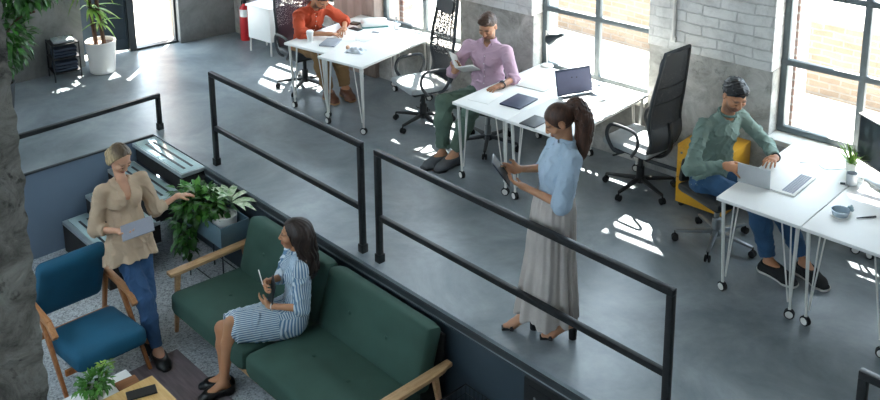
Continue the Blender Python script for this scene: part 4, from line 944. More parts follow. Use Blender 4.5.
def strands(P0, dirv, amp, n, seed=0):
    dv = U(dirv); a = U(np.cross(dv, A(.3, .2, .9))); b = np.cross(dv, a)
    def f(P):
        q = P-P0; t = q@dv; x = q@a+.012*np.sin(t*34+seed); y = q@b+.012*np.cos(t*29+seed); return amp*(np.sin(x*n+2*np.sin(y*n*.35))+.6*np.sin(y*n*1.2+x*n*.5))
    return f
def person(label, loc, J, group=None):
    J = {k: (A(v) if hasattr(v, '__len__') else v) for k, v in J.items()}
    return thing('person', label, 'person', loc), J
def local(o, hd):
    F = A(math.cos(hd), math.sin(hd), 0); L = A(-math.sin(hd), math.cos(hd), 0); o = A(o)
    return F, L, lambda f, l, u: o+F*f+L*l+A(0, 0, u)
DENIM = mat('blue_denim', '#34567d', .85, var=.22, scale=9, bump=.1, bscale=200); DENIMD = mat('faded_blue_denim', '#2c4f70', .85, var=.25, scale=9, bump=.1, bscale=200)
LEATH = mat('black_leather', '#141416', .35, var=.1); DKHAIR = mat('dark_brown_hair', '#2c1d17', .5, var=.5, scale=26, stretch=(3, 3, .6)); BRHAIR = mat('brown_wavy_hair', '#4a2f22', .5, var=.6, scale=24, stretch=(2.5, 2.5, .5))
BLOND = mat('dark_blond_hair', '#b39c76', .5, var=.55, scale=24, stretch=(2.5, 2.5, .8)); BLKHAIR = mat('black_hair', '#1b1c20', .45, var=.4, scale=40); CHEST = mat('chestnut_hair', '#4b3325', .5, var=.4, scale=40)
STRAP = mat('watch_strap', '#222428', .5); WSTRAP = mat('pale_watch_strap', '#d8cfc8', .5)

def placket(root_, so_, org_, J_, Fv_, Lv_, m_, n=5, r=.006):
    a, b = J_['chest']*.8+J_['neck']*.2, J_['waist']*.9+J_['pel']*.1; me_ = so_.data; co = np.empty(len(me_.vertices)*3, np.float32); me_.vertices.foreach_get('co', co); V_ = co.reshape(-1, 3)+org_; pts = []
    for t in np.linspace(0, 1, 9):
        c = a+(b-a)*t; q_ = V_-c; k_ = (np.abs(q_@Lv_) < .012) & (np.abs(q_[:, 2]) < .02)
        if k_.any(): pts.append(c+Fv_*(q_[k_]@Fv_).max())
    if len(pts) < 3: return
    w_ = MB(); w_.tube(smooth_path([Vector(p_-org_-Fv_*.001) for p_ in pts], 3), .014, 8, flat=.22); w_.build('placket', m_, so_)
    for p_ in pts[::2]:
        w_ = MB(); w_.sphere(Vector(p_-org_+Fv_*.003), r, 8); w_.build('button', PAPER, so_)

# ---- woman in the light blue blouse, standing at the long railing
org = A(3.86, .18, 0); Fv, Lv, p = local(org, math.radians(-133.4))
root, J = person('woman in light blue blouse and long grey skirt standing behind the railing', org, dict(gz=0,
    pel=p(-.08, 0, .93), waist=p(-.11, 0, 1.08), chest=p(-.155, 0, 1.27), neck=p(-.165, 0, 1.395), hl=p(-.09, .085, .90), hr=p(-.06, -.085, .90), kl=p(-.10, .07, .50), kr=p(.03, -.07, .50), al=p(-.20, .06, .155), ar=p(.05, -.05, .155),
    tl=p(-.03, .06, .025), tr=p(.22, -.05, .025), sl=p(-.185, .165, 1.345), sr=p(-.145, -.165, 1.345), el=p(-.11, .235, 1.075), er=p(-.06, -.22, 1.11), wl=p(.105, .07, 1.115), wr=p(.135, -.09, 1.165)))
SKIN = skin('olive', '#b98563', '#9c5a4d')
F = Field(); torso(F, J, -.014, .88, .045); 
for s in 'lr': arm(F, J, s, -.002, .88); leg(F, J, s, 0, .9); foot(F, J, s, .88, 0, .09)
hc = p(-.115, 0, 1.545); hf = U(Fv*.86-A(0, 0, .5)); P, ax = head(F, hc, hf, A(0, 0, 1), .97, False); F.limb(J['neck'], P(-.02, 0, -.055), .042, .040, .012)
hand(F, J['wl'], Fv*.75-Lv*.25+A(0, 0, .25), -Lv*.4+A(0, 0, .9), Fv*.2+A(0, 0, .8)-Lv*.4, .55, .92); hand(F, J['wr'], Fv*.8+Lv*.1+A(0, 0, .15), Lv*.9+A(0, 0, .3), A(0, 0, 1), .6, .92)
emesh('body', F.mesh(.005), SKIN, root, org, masks=facemasks(P, ax, .97)); eyes_brows(root, org, P, ax, DKHAIR, .97)
BLUEB = mat('chambray_blue', '#a9bccd', .85, var=.12, scale=7, bump=.08, bscale=200)
F = Field(); torso(F, J, .010, .88, .048, .03); F.limb(J['waist']+A(0, 0, -.04), J['waist']+A(0, 0, .12), .108, .112, .05, (Lv, 1.38))
for s in 'lr': arm(F, J, s, .012, .9, .08, .020, .02)
F.cut(J['waist']+A(0, 0, -.06), A(0, 0, -1)); F.limb(J['neck']+A(0, 0, .015), J['neck']+A(0, 0, .09), .052, .060, .006, op=1)
so = emesh('blouse', F.mesh(.006, folds(.0055, 44, 3)), BLUEB, root, org)
F = Field(); F.limb(J['neck']-A(0, 0, .005), J['neck']+A(0, 0, .035)-Fv*.01, .068, .060, .01, cap=(1, 1)); F.limb(J['neck']-A(0, 0, .05), J['neck']+A(0, 0, .09), .052, .050, .004, op=1); F.cut(J['neck']+Fv*.04, U(Fv+A(0, 0, .3)), J['neck']+Fv*.08, .05); emesh('collar', F.mesh(.005), BLUEB, so, org)
GREYSK = mat('stone_grey_linen', '#b5aca5', .9, var=.10, scale=6, bump=.12, bscale=160)
F = Field(); hem = p(-.055, 0, .17); wa = J['waist']+A(0, 0, -.03); F.limb(wa, wa*.55+J['pel']*.45+A(0, 0, -.02), .105, .122, .03, (Lv, 1.4), (1, 0)); F.limb(wa*.5+J['pel']*.5, hem, .122, .205, .05, (Lv, 1.12), (0, 1)); F.limb(J['pel']-A(0, 0, .05)-Fv*.01, J['pel']-A(0, 0, .2), .135, .14, .05, (Lv, 1.3))
def pleat(Q):
    q = Q-wa; a = np.arctan2(q@Lv, q@Fv+.03); dep = np.clip((wa[2]-Q[:, 2])/.9, 0, 1); return .016*dep**.7*np.sin(a*13+2.2*np.sin(a*3)+Q[:, 2]*1.5)+.004*np.sin(a*29)
emesh('skirt', F.mesh(.007, pleat), GREYSK, root, org)
def sandal(side):
    An, T = J['a'+side], J['t'+side]; d = U((T-An)*A(1, 1, 0)); l = np.cross(A(0, 0, 1), d); hl = A(An[0], An[1], 0)-d*.03
    m = MB(); c = hl-org; m.lathe([(.026, 0), (.028, .05), (.032, .088)], 14, Matrix.Translation(Vector(c)))
    top = [hl+A(0, 0, .088), hl*.6+T*.4*A(1, 1, 0)+A(0, 0, .06), T*A(1, 1, 0)-d*.06+A(0, 0, .014), T*A(1, 1, 0)+d*.02+A(0, 0, .010)]
    m.tube(smooth_path([Vector(q-org) for q in top], 5), [.020]*5+[.024]*5+[.028]*6, 8, flat=.42)
    b = T-d*.045; m.tube([Vector(b+l*.042*math.cos(t)+A(0, 0, -.012+.036*math.sin(t))-org) for t in np.linspace(0, math.pi, 9)], .011, 6, flat=1.5)
    m.tube([Vector(An+A(0, 0, .012)+d*(.045*math.cos(t)+.005)+l*.040*math.sin(t)-org) for t in np.linspace(0, 2*math.pi, 16)[:-1]], .0065, 6, closed=True)
    return m.build('heeled_sandal', mat('black_suede', '#101012', .8), root)
sandal('l'); sandal('r')
F = Field(); F.ell(P(-.016, 0, .024), A(.103, .082, .097)*.97, ax, .01); F.cut(P(.040, 0, .0), ax[0]*.86-ax[2]*.50); F.cut(P(-.02, 0, -.060), -ax[2]*1.0+ax[0]*.4)
F.ell(P(-.008, .088, -.012), (.026, .03, .036), ax, .01, 1)
k1 = P(-.105, 0, .050); pts = smooth_path([Vector(k1), Vector(k1-Fv*.055+A(0, 0, .005)), Vector(k1-Fv*.10-A(0, 0, .10)), Vector(k1-Fv*.095-A(0, 0, .22)), Vector(k1-Fv*.075-A(0, 0, .35))], 3)
for i in range(len(pts)-1): t = i/len(pts); F.limb(pts[i], pts[i+1], .026+.030*math.sin(math.pi*min(1, t*1.02))**.8, .026+.030*math.sin(math.pi*min(1, (i+1)/len(pts)*1.02))**.8, .02, (Lv, 1.15))
st_ = strands(k1, -A(0, 0, 1), .0034, 260)
def pony(Q):
    q_ = Q-P(0, 0, 0); x_, y_, z_ = q_@ax[0], q_@ax[1], q_@ax[2]; w_ = np.clip((-x_-.085)/.03, 0, 1); return w_*st_(Q)+(1-w_)*.0016*np.sin(np.arctan2(y_, z_-.05)*34+x_*40)
emesh('ponytail_hair', F.mesh(.005, pony), BRHAIR, root, org)
m = MB(); m.tube([Vector(k1-Fv*.012+Lv*.034*math.cos(t)+A(0, 0, .036*math.sin(t))-org) for t in np.linspace(0, 6.283, 14)[:-1]], .010, 6, closed=True); m.build('hair_tie', LEATH, root)
tb = MB(); c = p(.255, -.01, 1.20); tx = U(Fv*.55+A(0, 0, .80)); tz = U(A(0, 0, .55)-Fv*.80+Lv*.12); tz = U(tz-tx*(tz@tx)); R = Matrix((tx, np.cross(tz, tx), tz)).transposed().to_4x4()
tb.box((0, 0, 0), (.205, .125, .010), .004); tb.box((0, 0, .0055), (.185, .112, .001), 0, None, 1); o = single(tb, 'tablet', [mat('dark_navy_shell', '#1d2530', .4), BLACK], 'dark tablet in the hands of the woman in the blue blouse', 'tablet'); o.matrix_world = Matrix.Translation(Vector(c)) @ R

# ---- woman in the beige blouse, standing by the armchair
org = A(1.05, -1.27, LOW)
Fv, Lv, _ = local(org, math.radians(3)); q = lambda x, y, z: A(x, y, z)
root, J = person('woman in beige wrap blouse and jeans reaching towards the planter', org, dict(gz=LOW,
    pel=q(.80, -1.27, .06), waist=q(.755, -1.265, .19), chest=q(.715, -1.25, 0.395), neck=q(.70, -1.245, 0.525), hl=q(.82, -1.185, .015), hr=q(.82, -1.345, .015), kl=q(.93, -1.21, -.41), kr=q(1.03, -1.285, -.40), al=q(.94, -1.25, -.795), ar=q(1.17, -1.275, -.795),
    tl=q(1.10, -1.27, LOW+.02), tr=q(1.33, -1.29, LOW+.02), sl=q(.70, -1.075, 0.470), sr=q(.70, -1.415, 0.470), el=q(.775, -1.01, .19), er=q(.715, -1.50, .18), wl=q(.745, -.80, .225), wr=q(.915, -1.385, .20)))
SKIN = skin('fair', '#d3a183', '#a3453f', '#7a5a40')
F = Field(); torso(F, J, -.012, .88, .045)
for s in 'lr': arm(F, J, s, -.002, .88); leg(F, J, s, -.014, .9); foot(F, J, s, .92)
hc = q(.70, -1.24, 0.700); hf = U(Fv*.80+Lv*.10-A(0, 0, .50)); P, ax = head(F, hc, hf, A(0, 0, 1)-Fv*.05, .99, False); F.limb(J['neck'], P(-.035, 0, -.055), .043, .041, .012)
hand(F, J['wl'], Lv*.85+Fv*.05-A(0, 0, .12), -A(0, 0, 1), Fv, .2, .95, .3); hand(F, J['wr'], Fv*.8+Lv*.35, A(0, 0, 1), -Lv*.4+Fv*.1+A(0, 0, .5), .5, .95)
emesh('body', F.mesh(.005), SKIN, root, org, masks=facemasks(P, ax, .99)); eyes_brows(root, org, P, ax, BRHAIR, .99)
BEIGE = mat('beige_linen', '#bfa78d', .9, var=.12, scale=7, bump=.12, bscale=180)
F = Field(); torso(F, J, .011, .88, .048, .03); wb = J['waist']-A(0, 0, .015); F.limb(wb, J['pel']+Fv*.02-A(0, 0, .17), .098, .168, .03, (Lv, 1.34), (0, 1)); F.cut(J['pel']-A(0, 0, .17), A(0, 0, -1))
for s in 'lr': arm(F, J, s, .012, .9, .42, .012, .02)
F.limb(J['neck']+A(0, 0, .06)+Fv*.02, J['waist']*.5+J['chest']*.5+Fv*.16, .058, .012, .01, op=1); F.limb(J['neck']+A(0, 0, .01), J['neck']+A(0, 0, .1), .055, .062, .006, op=1)
fo = folds(.006, 40, 11)
def blous(Qp): 
    a = np.arctan2((Qp-wb)@Lv, (Qp-wb)@Fv); below = np.clip((wb[2]-Qp[:, 2])/.1, 0, 1); return fo(Qp)+below*.008*np.sin(a*11+Qp[:, 2]*4)
so = emesh('wrap_blouse', F.mesh(.006, blous), BEIGE, root, org)
F = Field(); F.limb(wb-A(0, 0, .026), wb+A(0, 0, .026), .112, .112, .01, (Lv, 1.36), (1, 1)); emesh('waist_tie', F.mesh(.006, folds(.003, 60, 2)), BEIGE, so, org)
F = Field(); F.limb(J['hl']-A(0, 0, .03), J['hr']-A(0, 0, .03), .092, .092, .03)
for s in 'lr': leg(F, J, s, .010, .92, .90, .035, .004, True)
F.cut(J['pel']-A(0, 0, .09), (0, 0, 1)); emesh('jeans', F.mesh(.006, folds(.0035, 55, 5)), DENIM, root, org)
for s in 'lr':
    o = shoe('loafer', LEATH, root, org, J, s, None, .010, .032, .075); d = U((J['t'+s]-J['a'+s])*A(1, 1, 0)); l = np.cross(A(0, 0, 1), d)
    m = MB(); m.tube([Vector(J['t'+s]-d*.085+l*.046*math.cos(t)+A(0, 0, .014+.036*math.sin(t))-org) for t in np.linspace(.2, 2.94, 9)], .0035, 6); m.build('buckle_bar', GREYM, o)
F = Field(); F.ell(P(-.016, 0, .026), A(.101, .081, .096)*.99, ax, .01)
for y in (-1, 1): F.ell(P(-.004, .064*y, .006), A(.066, .024, .066), ax, .02); F.ell(P(-.030, .060*y, -.040), A(.050, .026, .042), ax, .02)
F.cut(P(.032, 0, .030), ax[0]*.92-ax[2]*.38); F.ell(P(-.100, .0, -.045), (.042, .055, .045), ax, .02)
def parted(Q): 
    q_ = (Q-P(0, 0, 0))@ax[1]; x_ = (Q-P(0, 0, 0))@ax[0]; z_ = (Q-P(0, 0, 0))@ax[2]; r = np.sqrt(q_**2+.0008)
    return .0022*np.sin((r*1.0-x_*.45-z_*.30)*330)+.001*np.sin(q_*500)-.005*np.exp(-((q_-.012)/.006)**2)*(x_ > -.05)
def roots(V): q_ = V-P(0, 0, 0); return np.clip(((q_@ax[2])-.045)/.05, 0, 1)
N = BLOND.node_tree.nodes; K = BLOND.node_tree.links; b_ = N['Principled BSDF']; at = N.new('ShaderNodeAttribute'); at.attribute_name = 'roots'; K.new(mixc(N, K, at.outputs['Fac'], b_.inputs['Base Color'].links[0].from_socket, lin('#55432f')), b_.inputs['Base Color'])
emesh('pulled_back_hair', F.mesh(.005, parted), BLOND, root, org, masks=dict(roots=roots))
t = MB(); t.box((0, 0, 0), (.17, .245, .008), .003); o = single(t, 'tablet', mat('pale_grey_tablet', '#8f929c', .4), 'thin grey tablet in the hand of the woman in beige', 'tablet'); o.matrix_world = Matrix.Translation((1.045, -1.30, .243)) @ Euler((math.radians(12), math.radians(16), math.radians(-20))).to_matrix().to_4x4()

# ---- woman in the striped dress, seated on the sofa
org = A(2.06, -.62, LOW); Fv, Lv, p = local((2.06, -.58, LOW), math.radians(-118)); q = lambda x, y, z: A(x, y, z)
root, J = person('woman in blue and white striped dress sitting on the green sofa', org, dict(gz=LOW,
    pel=p(-.02, 0, .55), waist=p(-.045, 0, 0.740), chest=p(-.055, -.01, 0.920), neck=p(-.045, -.01, 1.045), hl=p(.02, .09, .52), hr=p(.02, -.09, .52), kl=q(1.90, -1.03, LOW+.575), kr=q(1.80, -1.05, LOW+.50), al=q(1.88, -1.11, LOW+.105), ar=q(1.80, -1.06, LOW+.09),
    tl=q(1.83, -1.28, LOW+.02), tr=q(1.70, -1.20, LOW+.02), sl=p(-.055, .165, 0.985), sr=p(-.04, -.175, 0.985), el=p(-.045, .215, 0.700), er=p(.05, -.21, 0.730), wl=p(.175, .06, .66), wr=p(.19, -.06, .79)))
SKIN = skin('tan', '#c08a66', '#a55a4e')
F = Field(); torso(F, J, -.014, .88, .040)
for s in 'lr': arm(F, J, s, -.002, .88); leg(F, J, s, -.002, .90); foot(F, J, s, .90)
hc = p(-.035, -.02, 1.185); hf = U(Fv*.97-Lv*.16+A(0, 0, .02)); P, ax = head(F, hc, hf, A(0, 0, 1), .98, False); F.limb(J['neck'], P(-.02, 0, -.055), .042, .040, .012)
hand(F, J['wl'], Fv*.5-Lv*.6+A(0, 0, .1), -Fv*.7+A(0, 0, .2), A(0, 0, 1), .35, .92); hand(F, J['wr'], Lv*.75+Fv*.1+A(0, 0, .05), -Fv, A(0, 0, 1), .5, .92)
emesh('body', F.mesh(.005), SKIN, root, org, masks=facemasks(P, ax, .98)); eyes_brows(root, org, P, ax, DKHAIR, .98)
STR = m_stripe('blue_white_stripes', lin('#d3dfe6'), lin('#6688a6'))
F = Field(); torso(F, J, .010, .88, .044, .03)
for s in 'lr': arm(F, J, s, .011, .9, .16, .014, .02); F.limb(J['h'+s], J['h'+s]+(J['k'+s]-J['h'+s])*.93, .108, .088, .05, cap=(0, 1))
F.limb((J['hl']+J['hr'])/2, ((J['kl']+J['kr'])/2-J['pel'])*.93+J['pel'], .10, .088, .05, (Lv, 1.2), (0, 1)); F.limb(J['hl']+Fv*.12+Lv*.05-A(0, 0, .04), J['kl']+Lv*.05-A(0, 0, .055)-Fv*.05, .06, .075, .05, cap=(0, 1))
F.limb(J['neck']+A(0, 0, .06)+Fv*.03, J['chest']+Fv*.14, .050, .014, .01, op=1); F.limb(J['neck']+A(0, 0, .01), J['neck']+A(0, 0, .1), .052, .06, .006, op=1)
def sco(V):
    q_ = V-p(0, 0, 0); f, l, u = q_@Fv, q_@Lv, q_[:, 2]; t = np.clip((f-.10)/.05, 0, 1)*(u < .74); a = np.arctan2(l, f+.06)*.16; b = l*.8+np.where(l > .05, -(u-.55), 0)*.9
    arm_ = (l > .135) & (u > .6) & (u < .95) & (f < .16); return np.where(t > .5, b, np.where(arm_, f+l*.3, a))
so = emesh('striped_dress', F.mesh(.006, folds(.005, 46, 21)), STR, root, org, None, sco)
F = Field(); F.limb(J['neck']-A(0, 0, .015), J['neck']+A(0, 0, .03), .068, .062, .01, cap=(1, 1)); F.limb(J['neck']-A(0, 0, .06), J['neck']+A(0, 0, .09), .052, .052, .004, op=1); F.cut(J['neck']+Fv*.035, U(Fv+A(0, 0, .2)), J['neck']+Fv*.08, .055); emesh('collar', F.mesh(.005), STR, so, org, None, lambda V: (V-org)@Lv)
F = Field(); F.ell(P(-.018, 0, .026), A(.110, .092, .106)*.98, ax, .01); F.cut(P(.030, 0, .0), ax[0]*.9-ax[2]*.42)
for sd in (-1, 1):
    pts = smooth_path([Vector(P(-.035, .060*sd, .05)), Vector(P(-.050, .082*sd, -.05)), Vector(P(-.080, .085*sd, -.16)), Vector(P(-.095, .075*sd, -.27))], 3)
    for i in range(len(pts)-1): F.limb(pts[i], pts[i+1], .040+.008*math.sin(i*1.1), .040+.008*math.sin(i*1.1+1.1), .03)
pts = smooth_path([Vector(P(-.07, 0, .04)), Vector(P(-.095, .02, -.08)), Vector(P(-.11, .03, -.20)), Vector(P(-.12, .035, -.31))], 3)
for i in range(len(pts)-1): F.limb(pts[i], pts[i+1], .070, .070-.003*i, .03, (Lv, 1.25))
st_ = strands(P(0, 0, 0), -A(0, 0, 1), .0055, 190, 2)
def wavy(Q):
    q_ = Q-P(0, 0, 0); x_, y_, z_ = q_@ax[0], q_@ax[1], q_@ax[2]; w_ = np.clip((-z_+.03)/.06, 0, 1); return w_*st_(Q)+(1-w_)*.0016*np.sin(np.arctan2(y_, .05-x_)*34+z_*30)
emesh('long_wavy_hair', F.mesh(.005, wavy), DKHAIR, root, org)
for s in 'lr': shoe('flat_shoe', LEATH, root, org, J, s, None, .009, .034, .065)
w = MB(); d = U(J['wl']-J['el']); a_ = U(np.cross(d, A(0, 0, 1))); b_ = np.cross(d, a_); c = J['wl']-d*.02
w.tube([Vector(c+a_*.028*math.cos(t)+b_*.028*math.sin(t)-org) for t in np.linspace(0, 6.283, 16)[:-1]], .008, 6, closed=True, flat=.5); o = w.build('wristwatch', WSTRAP, root)
t = MB(); t.box((0, 0, 0), (.012, .17, .23), .004); t.box((.0065, 0, 0), (.001, .155, .21), 0); o = single(t, 'tablet', mat('dark_grey_tablet', '#2a2b31', .4), 'dark tablet the seated woman in stripes hugs to her waist', 'tablet'); o.matrix_world = Matrix.Translation(Vector(p(.155, .0, .72))) @ Euler((0, math.radians(-12), math.radians(-118))).to_matrix().to_4x4()
t = MB(); t.tube([Vector(p(.235, -.12, .87)), Vector(p(.215, -.02, .80))], .0045, 8); single(t, 'pen', WHITE, 'white pen in the fingers of the woman in stripes', 'pen')

# ---- man in the pink shirt, seated beside the middle desks
org = A(1.53, 2.10, 0); Fv, Lv, p = local(org, math.radians(-66)); q = lambda x, y, z: A(x, y, z)
root, J = person('man in pink shirt reading an open book beside the desk', org, dict(gz=0,
    pel=q(1.53, 2.13, .56), waist=q(1.54, 2.12, .72), chest=q(1.565, 2.10, 0.955), neck=q(1.585, 2.085, 1.110), hl=q(1.61, 2.12, .53), hr=q(1.45, 2.06, .53), kl=q(1.70, 1.72, .56), kr=q(1.40, 1.66, .555), al=q(1.60, 1.60, .11), ar=q(1.49, 1.55, .10),
    tl=q(1.60, 1.38, .02), tr=q(1.48, 1.33, .02), sl=q(1.755, 2.14, 1.035), sr=q(1.395, 2.00, 1.035), el=q(1.865, 2.13, .795), er=q(1.305, 1.87, .78), wl=q(1.90, 1.925, .79), wr=q(1.405, 1.80, .83)))
SKIN = skin('light', '#c08b6c', '#9c5b50', '#4b3325', '#7d5a47')
F = Field(); torso(F, J, -.014, 1.0)
for s in 'lr': arm(F, J, s, -.003, 1.0); leg(F, J, s, -.014, .95); foot(F, J, s, .98)
hc = q(1.595, 2.055, 1.270); hf = U(Fv*.88-A(0, 0, .47)-Lv*.08); P, ax = head(F, hc, hf, A(0, 0, 1), 1.02); F.limb(J['neck'], P(-.035, 0, -.055), .051, .050, .014)
hand(F, J['wl'], A(-.25, -.9, -.12), A(0, 0, -1), A(-1, -.2, 0), .25, 1.0, .3); hand(F, J['wr'], A(.25, .05, .5), A(.4, -.8, .2), A(.3, -.9, .2), .6, 1.0)
emesh('body', F.mesh(.005), SKIN, root, org, masks=facemasks(P, ax, 1.02, True)); eyes_brows(root, org, P, ax, CHEST, 1.02)
PINK = mat('pink_cotton', '#c9a8b9', .85, var=.08, scale=8, bump=.06, bscale=200)
F = Field(); torso(F, J, .010, 1.0, 0, .03); F.limb(J['pel']-A(0, 0, .02), J['waist'], .118, .110, .04, (Lv, 1.36))
arm(F, J, 'l', .012, 1.0, .30, .010, .02); arm(F, J, 'r', .012, 1.0, .70, .010, .02); F.cut(J['pel']-A(0, 0, .05), A(0, 0, -1))
F.limb(J['neck']+A(0, 0, .05)+Fv*.03, J['chest']+Fv*.125+A(0, 0, .06), .045, .012, .01, op=1); F.limb(J['neck']+A(0, 0, .01), J['neck']+A(0, 0, .1), .06, .066, .006, op=1)
so = emesh('shirt', F.mesh(.006, folds(.006, 42, 31)), PINK, root, org)
F = Field(); F.limb(J['neck']-A(0, 0, .02), J['neck']+A(0, 0, .035), .080, .072, .01, cap=(1, 1)); F.limb(J['neck']-A(0, 0, .06), J['neck']+A(0, 0, .09), .062, .060, .004, op=1); F.cut(J['neck']+Fv*.05, U(Fv+A(0, 0, .2)), J['neck']+Fv*.09, .05); emesh('collar', F.mesh(.005), PINK, so, org)
placket(root, so, org, J, Fv, Lv, PINK)
OLIVE = mat('green_chino', '#5d7264', .9, var=.15, scale=8, bump=.08, bscale=180)
F = Field(); F.limb(J['hl'], J['hr'], .118, .118, .05)
for s in 'lr': leg(F, J, s, .014, 1.0, .90, .04, .012, True)
emesh('trousers', F.mesh(.006, folds(.005, 48, 33)), OLIVE, root, org)
for s in 'lr': shoe('shoe', mat('grey_suede', '#55585c', .85, var=.12), root, org, J, s, BLACK, .012, 0, .09)
F = Field(); F.ell(P(-.016, 0, .030), A(.104, .083, .098)*1.02, ax, .01); F.ell(P(.055, 0, .098), (.045, .06, .022), ax, .03); F.cut(P(.062, 0, .052), ax[0]*.60-ax[2]*.80); F.cut(P(.0, 0, -.045), -ax[2]+ax[0]*.9); F.ell(P(-.008, .086, -.012), (.026, .03, .036), ax, .01, 1); F.ell(P(-.008, -.086, -.012), (.026, .03, .036), ax, .01, 1)
emesh('short_hair', F.mesh(.006, folds(.003, 140, 4)), CHEST, root, org)
w = MB(); d = U(J['wl']-J['el']); a_ = U(np.cross(d, A(0, 0, 1))); b_ = np.cross(d, a_); c = J['wl']-d*.01; w.tube([Vector(c+a_*.032*math.cos(t)+b_*.032*math.sin(t)-org) for t in np.linspace(0, 6.283, 16)[:-1]], .010, 6, closed=True, flat=.5); w.box(Vector(c+A(0, 0, .034)-org), (.034, .036, .010), .004); w.build('wristwatch', STRAP, root)
BKT = thing('book', 'open white book held by the man in the pink shirt', 'book', (1.47, 1.80, .86), math.radians(-66))
Rb = Euler((math.radians(0), math.radians(-28), 0)).to_matrix().to_4x4(); rot = Matrix.Rotation(math.radians(90), 4, 'Z')
for sgn, an, nm in ((1, 14, 'page_block'), (-1, 58, 'page_block')):
    Mx = Rb @ Matrix.Rotation(math.radians(an*sgn), 4, 'X') if sgn > 0 else Rb @ Matrix.Rotation(math.radians(-an), 4, 'X')
    m = MB(); m.box((0, sgn*.085, .006), (.235, .165, .010), .003, None); o = m.build(nm, PAPER, BKT); o.matrix_local = Mx
    c_ = MB(); c_.box((0, sgn*.087, -.0015), (.245, .172, .004), .001); o2 = c_.build('cover', mat('white_book_cover', '#d8d9d8', .5), BKT); o2.matrix_local = Mx

# ---- man in the green sweater, seated at the right-hand desks
org = A(4.05, 2.10, 0); Fv, Lv, p = local(org, math.radians(-17))
root, J = person('man in grey-green sweater holding a tablet upright at the white desk', org, dict(gz=0,
    pel=q(3.99, 2.09, .55), waist=q(4.01, 2.085, 0.760), chest=q(4.055, 2.075, 0.960), neck=q(4.11, 2.085, 1.120), hl=q(4.03, 2.17, .52), hr=q(4.00, 2.00, .52), kl=q(4.47, 2.20, .555), kr=q(4.46, 1.96, .55), al=q(4.78, 2.14, .10), ar=q(4.58, 1.98, .10),
    tl=q(4.98, 2.06, .025), tr=q(4.80, 1.94, .025), sl=q(4.13, 2.265, 1.035), sr=q(4.02, 1.895, 1.035), el=q(4.29, 2.42, .80), er=q(4.06, 1.66, .775), wl=q(4.47, 2.18, .84), wr=q(4.29, 1.78, .845)))
F = Field(); torso(F, J, -.014, 1.0)
for s in 'lr': arm(F, J, s, -.004, 1.0); leg(F, J, s, -.014, .95); foot(F, J, s, 1.0)
hc = q(4.165, 2.075, 1.285); hf = U(Fv*.86-Lv*.22-A(0, 0, .46)); P, ax = head(F, hc, hf, A(0, 0, 1), 1.02); F.limb(J['neck'], P(-.035, 0, -.055), .053, .051, .014)
hand(F, J['wr'], Fv*.75+Lv*.35-A(0, 0, .05), Lv*.5-A(0, 0, .6), A(0, 0, .5)+Lv*.6, .45, 1.0, .4); hand(F, J['wl'], A(.15, -1, .05), A(0, .1, -1), A(-1, -.2, 0), .35, 1.0, .3)
SKIN = skin('warm', '#bd8562', '#96564a', '#1b1c20', '#6e4d3c')
emesh('body', F.mesh(.005), SKIN, root, org, masks=facemasks(P, ax, 1.02, True)); eyes_brows(root, org, P, ax, BLKHAIR, 1.02)
SAGE = mat('grey_green_jersey', '#788c83', .9, var=.10, scale=8, bump=.08, bscale=220)
F = Field(); torso(F, J, .010, 1.0, 0, .03); F.limb(J['pel']-A(0, 0, .02), J['waist'], .120, .112, .04, (Lv, 1.36))
for s in 'lr': arm(F, J, s, .010, 1.0, .93, .006, .02)
F.cut(J['pel']-A(0, 0, .05), A(0, 0, -1)); F.limb(J['neck']+A(0, 0, .0)+Fv*.01, J['neck']+A(0, 0, .1), .066, .074, .006, op=1)
so = emesh('sweater', F.mesh(.006, folds(.007, 38, 41)), SAGE, root, org)
F = Field()
for s in np.linspace(0, 6.283, 15)[:-1]:
    c1, c2 = [J['neck']+A(0, 0, .006)-Fv*.004+Fv*.064*math.cos(t)+Lv*.068*math.sin(t)-A(0, 0, 1)*.018*math.cos(t) for t in (s, s+.449)]; F.limb(c1, c2, .010, .010, .006)
emesh('neckband', F.mesh(.005), mat('dark_green_rib', '#5b746b', .9), so, org)
F = Field(); F.limb(J['hl'], J['hr'], .118, .118, .05)
for s in 'lr': leg(F, J, s, .012, 1.0, .90, .04, .010, True)
emesh('jeans', F.mesh(.006, folds(.004, 50, 43)), DENIMD, root, org)
for s in 'lr': shoe('sneaker', mat('black_canvas', '#1a1a1c', .8, var=.1), root, org, J, s, mat('white_rubber', '#d8d6d0', .6), .012, 0, .095)
F = Field(); F.ell(P(-.016, 0, .032), A(.108, .086, .100)*1.02, ax, .01); F.ell(P(.045, 0, .105), (.055, .062, .026), ax, .03); F.cut(P(.066, 0, .050), ax[0]*.60-ax[2]*.80); F.cut(P(.0, 0, -.045), -ax[2]+ax[0]*.9); F.ell(P(-.008, .088, -.012), (.026, .03, .036), ax, .01, 1); F.ell(P(-.008, -.088, -.012), (.026, .03, .036), ax, .01, 1)
emesh('short_hair', F.mesh(.006, folds(.0055, 130, 6)), BLKHAIR, root, org)
w = MB(); d = U(J['wl']-J['el']); a_ = U(np.cross(d, A(0, 0, 1))); b_ = np.cross(d, a_); c = J['wl']+d*.01; w.tube([Vector(c+a_*.033*math.cos(t)+b_*.033*math.sin(t)-org) for t in np.linspace(0, 6.283, 16)[:-1]], .006, 6, closed=True); w.build('wristband', STRAP, root)

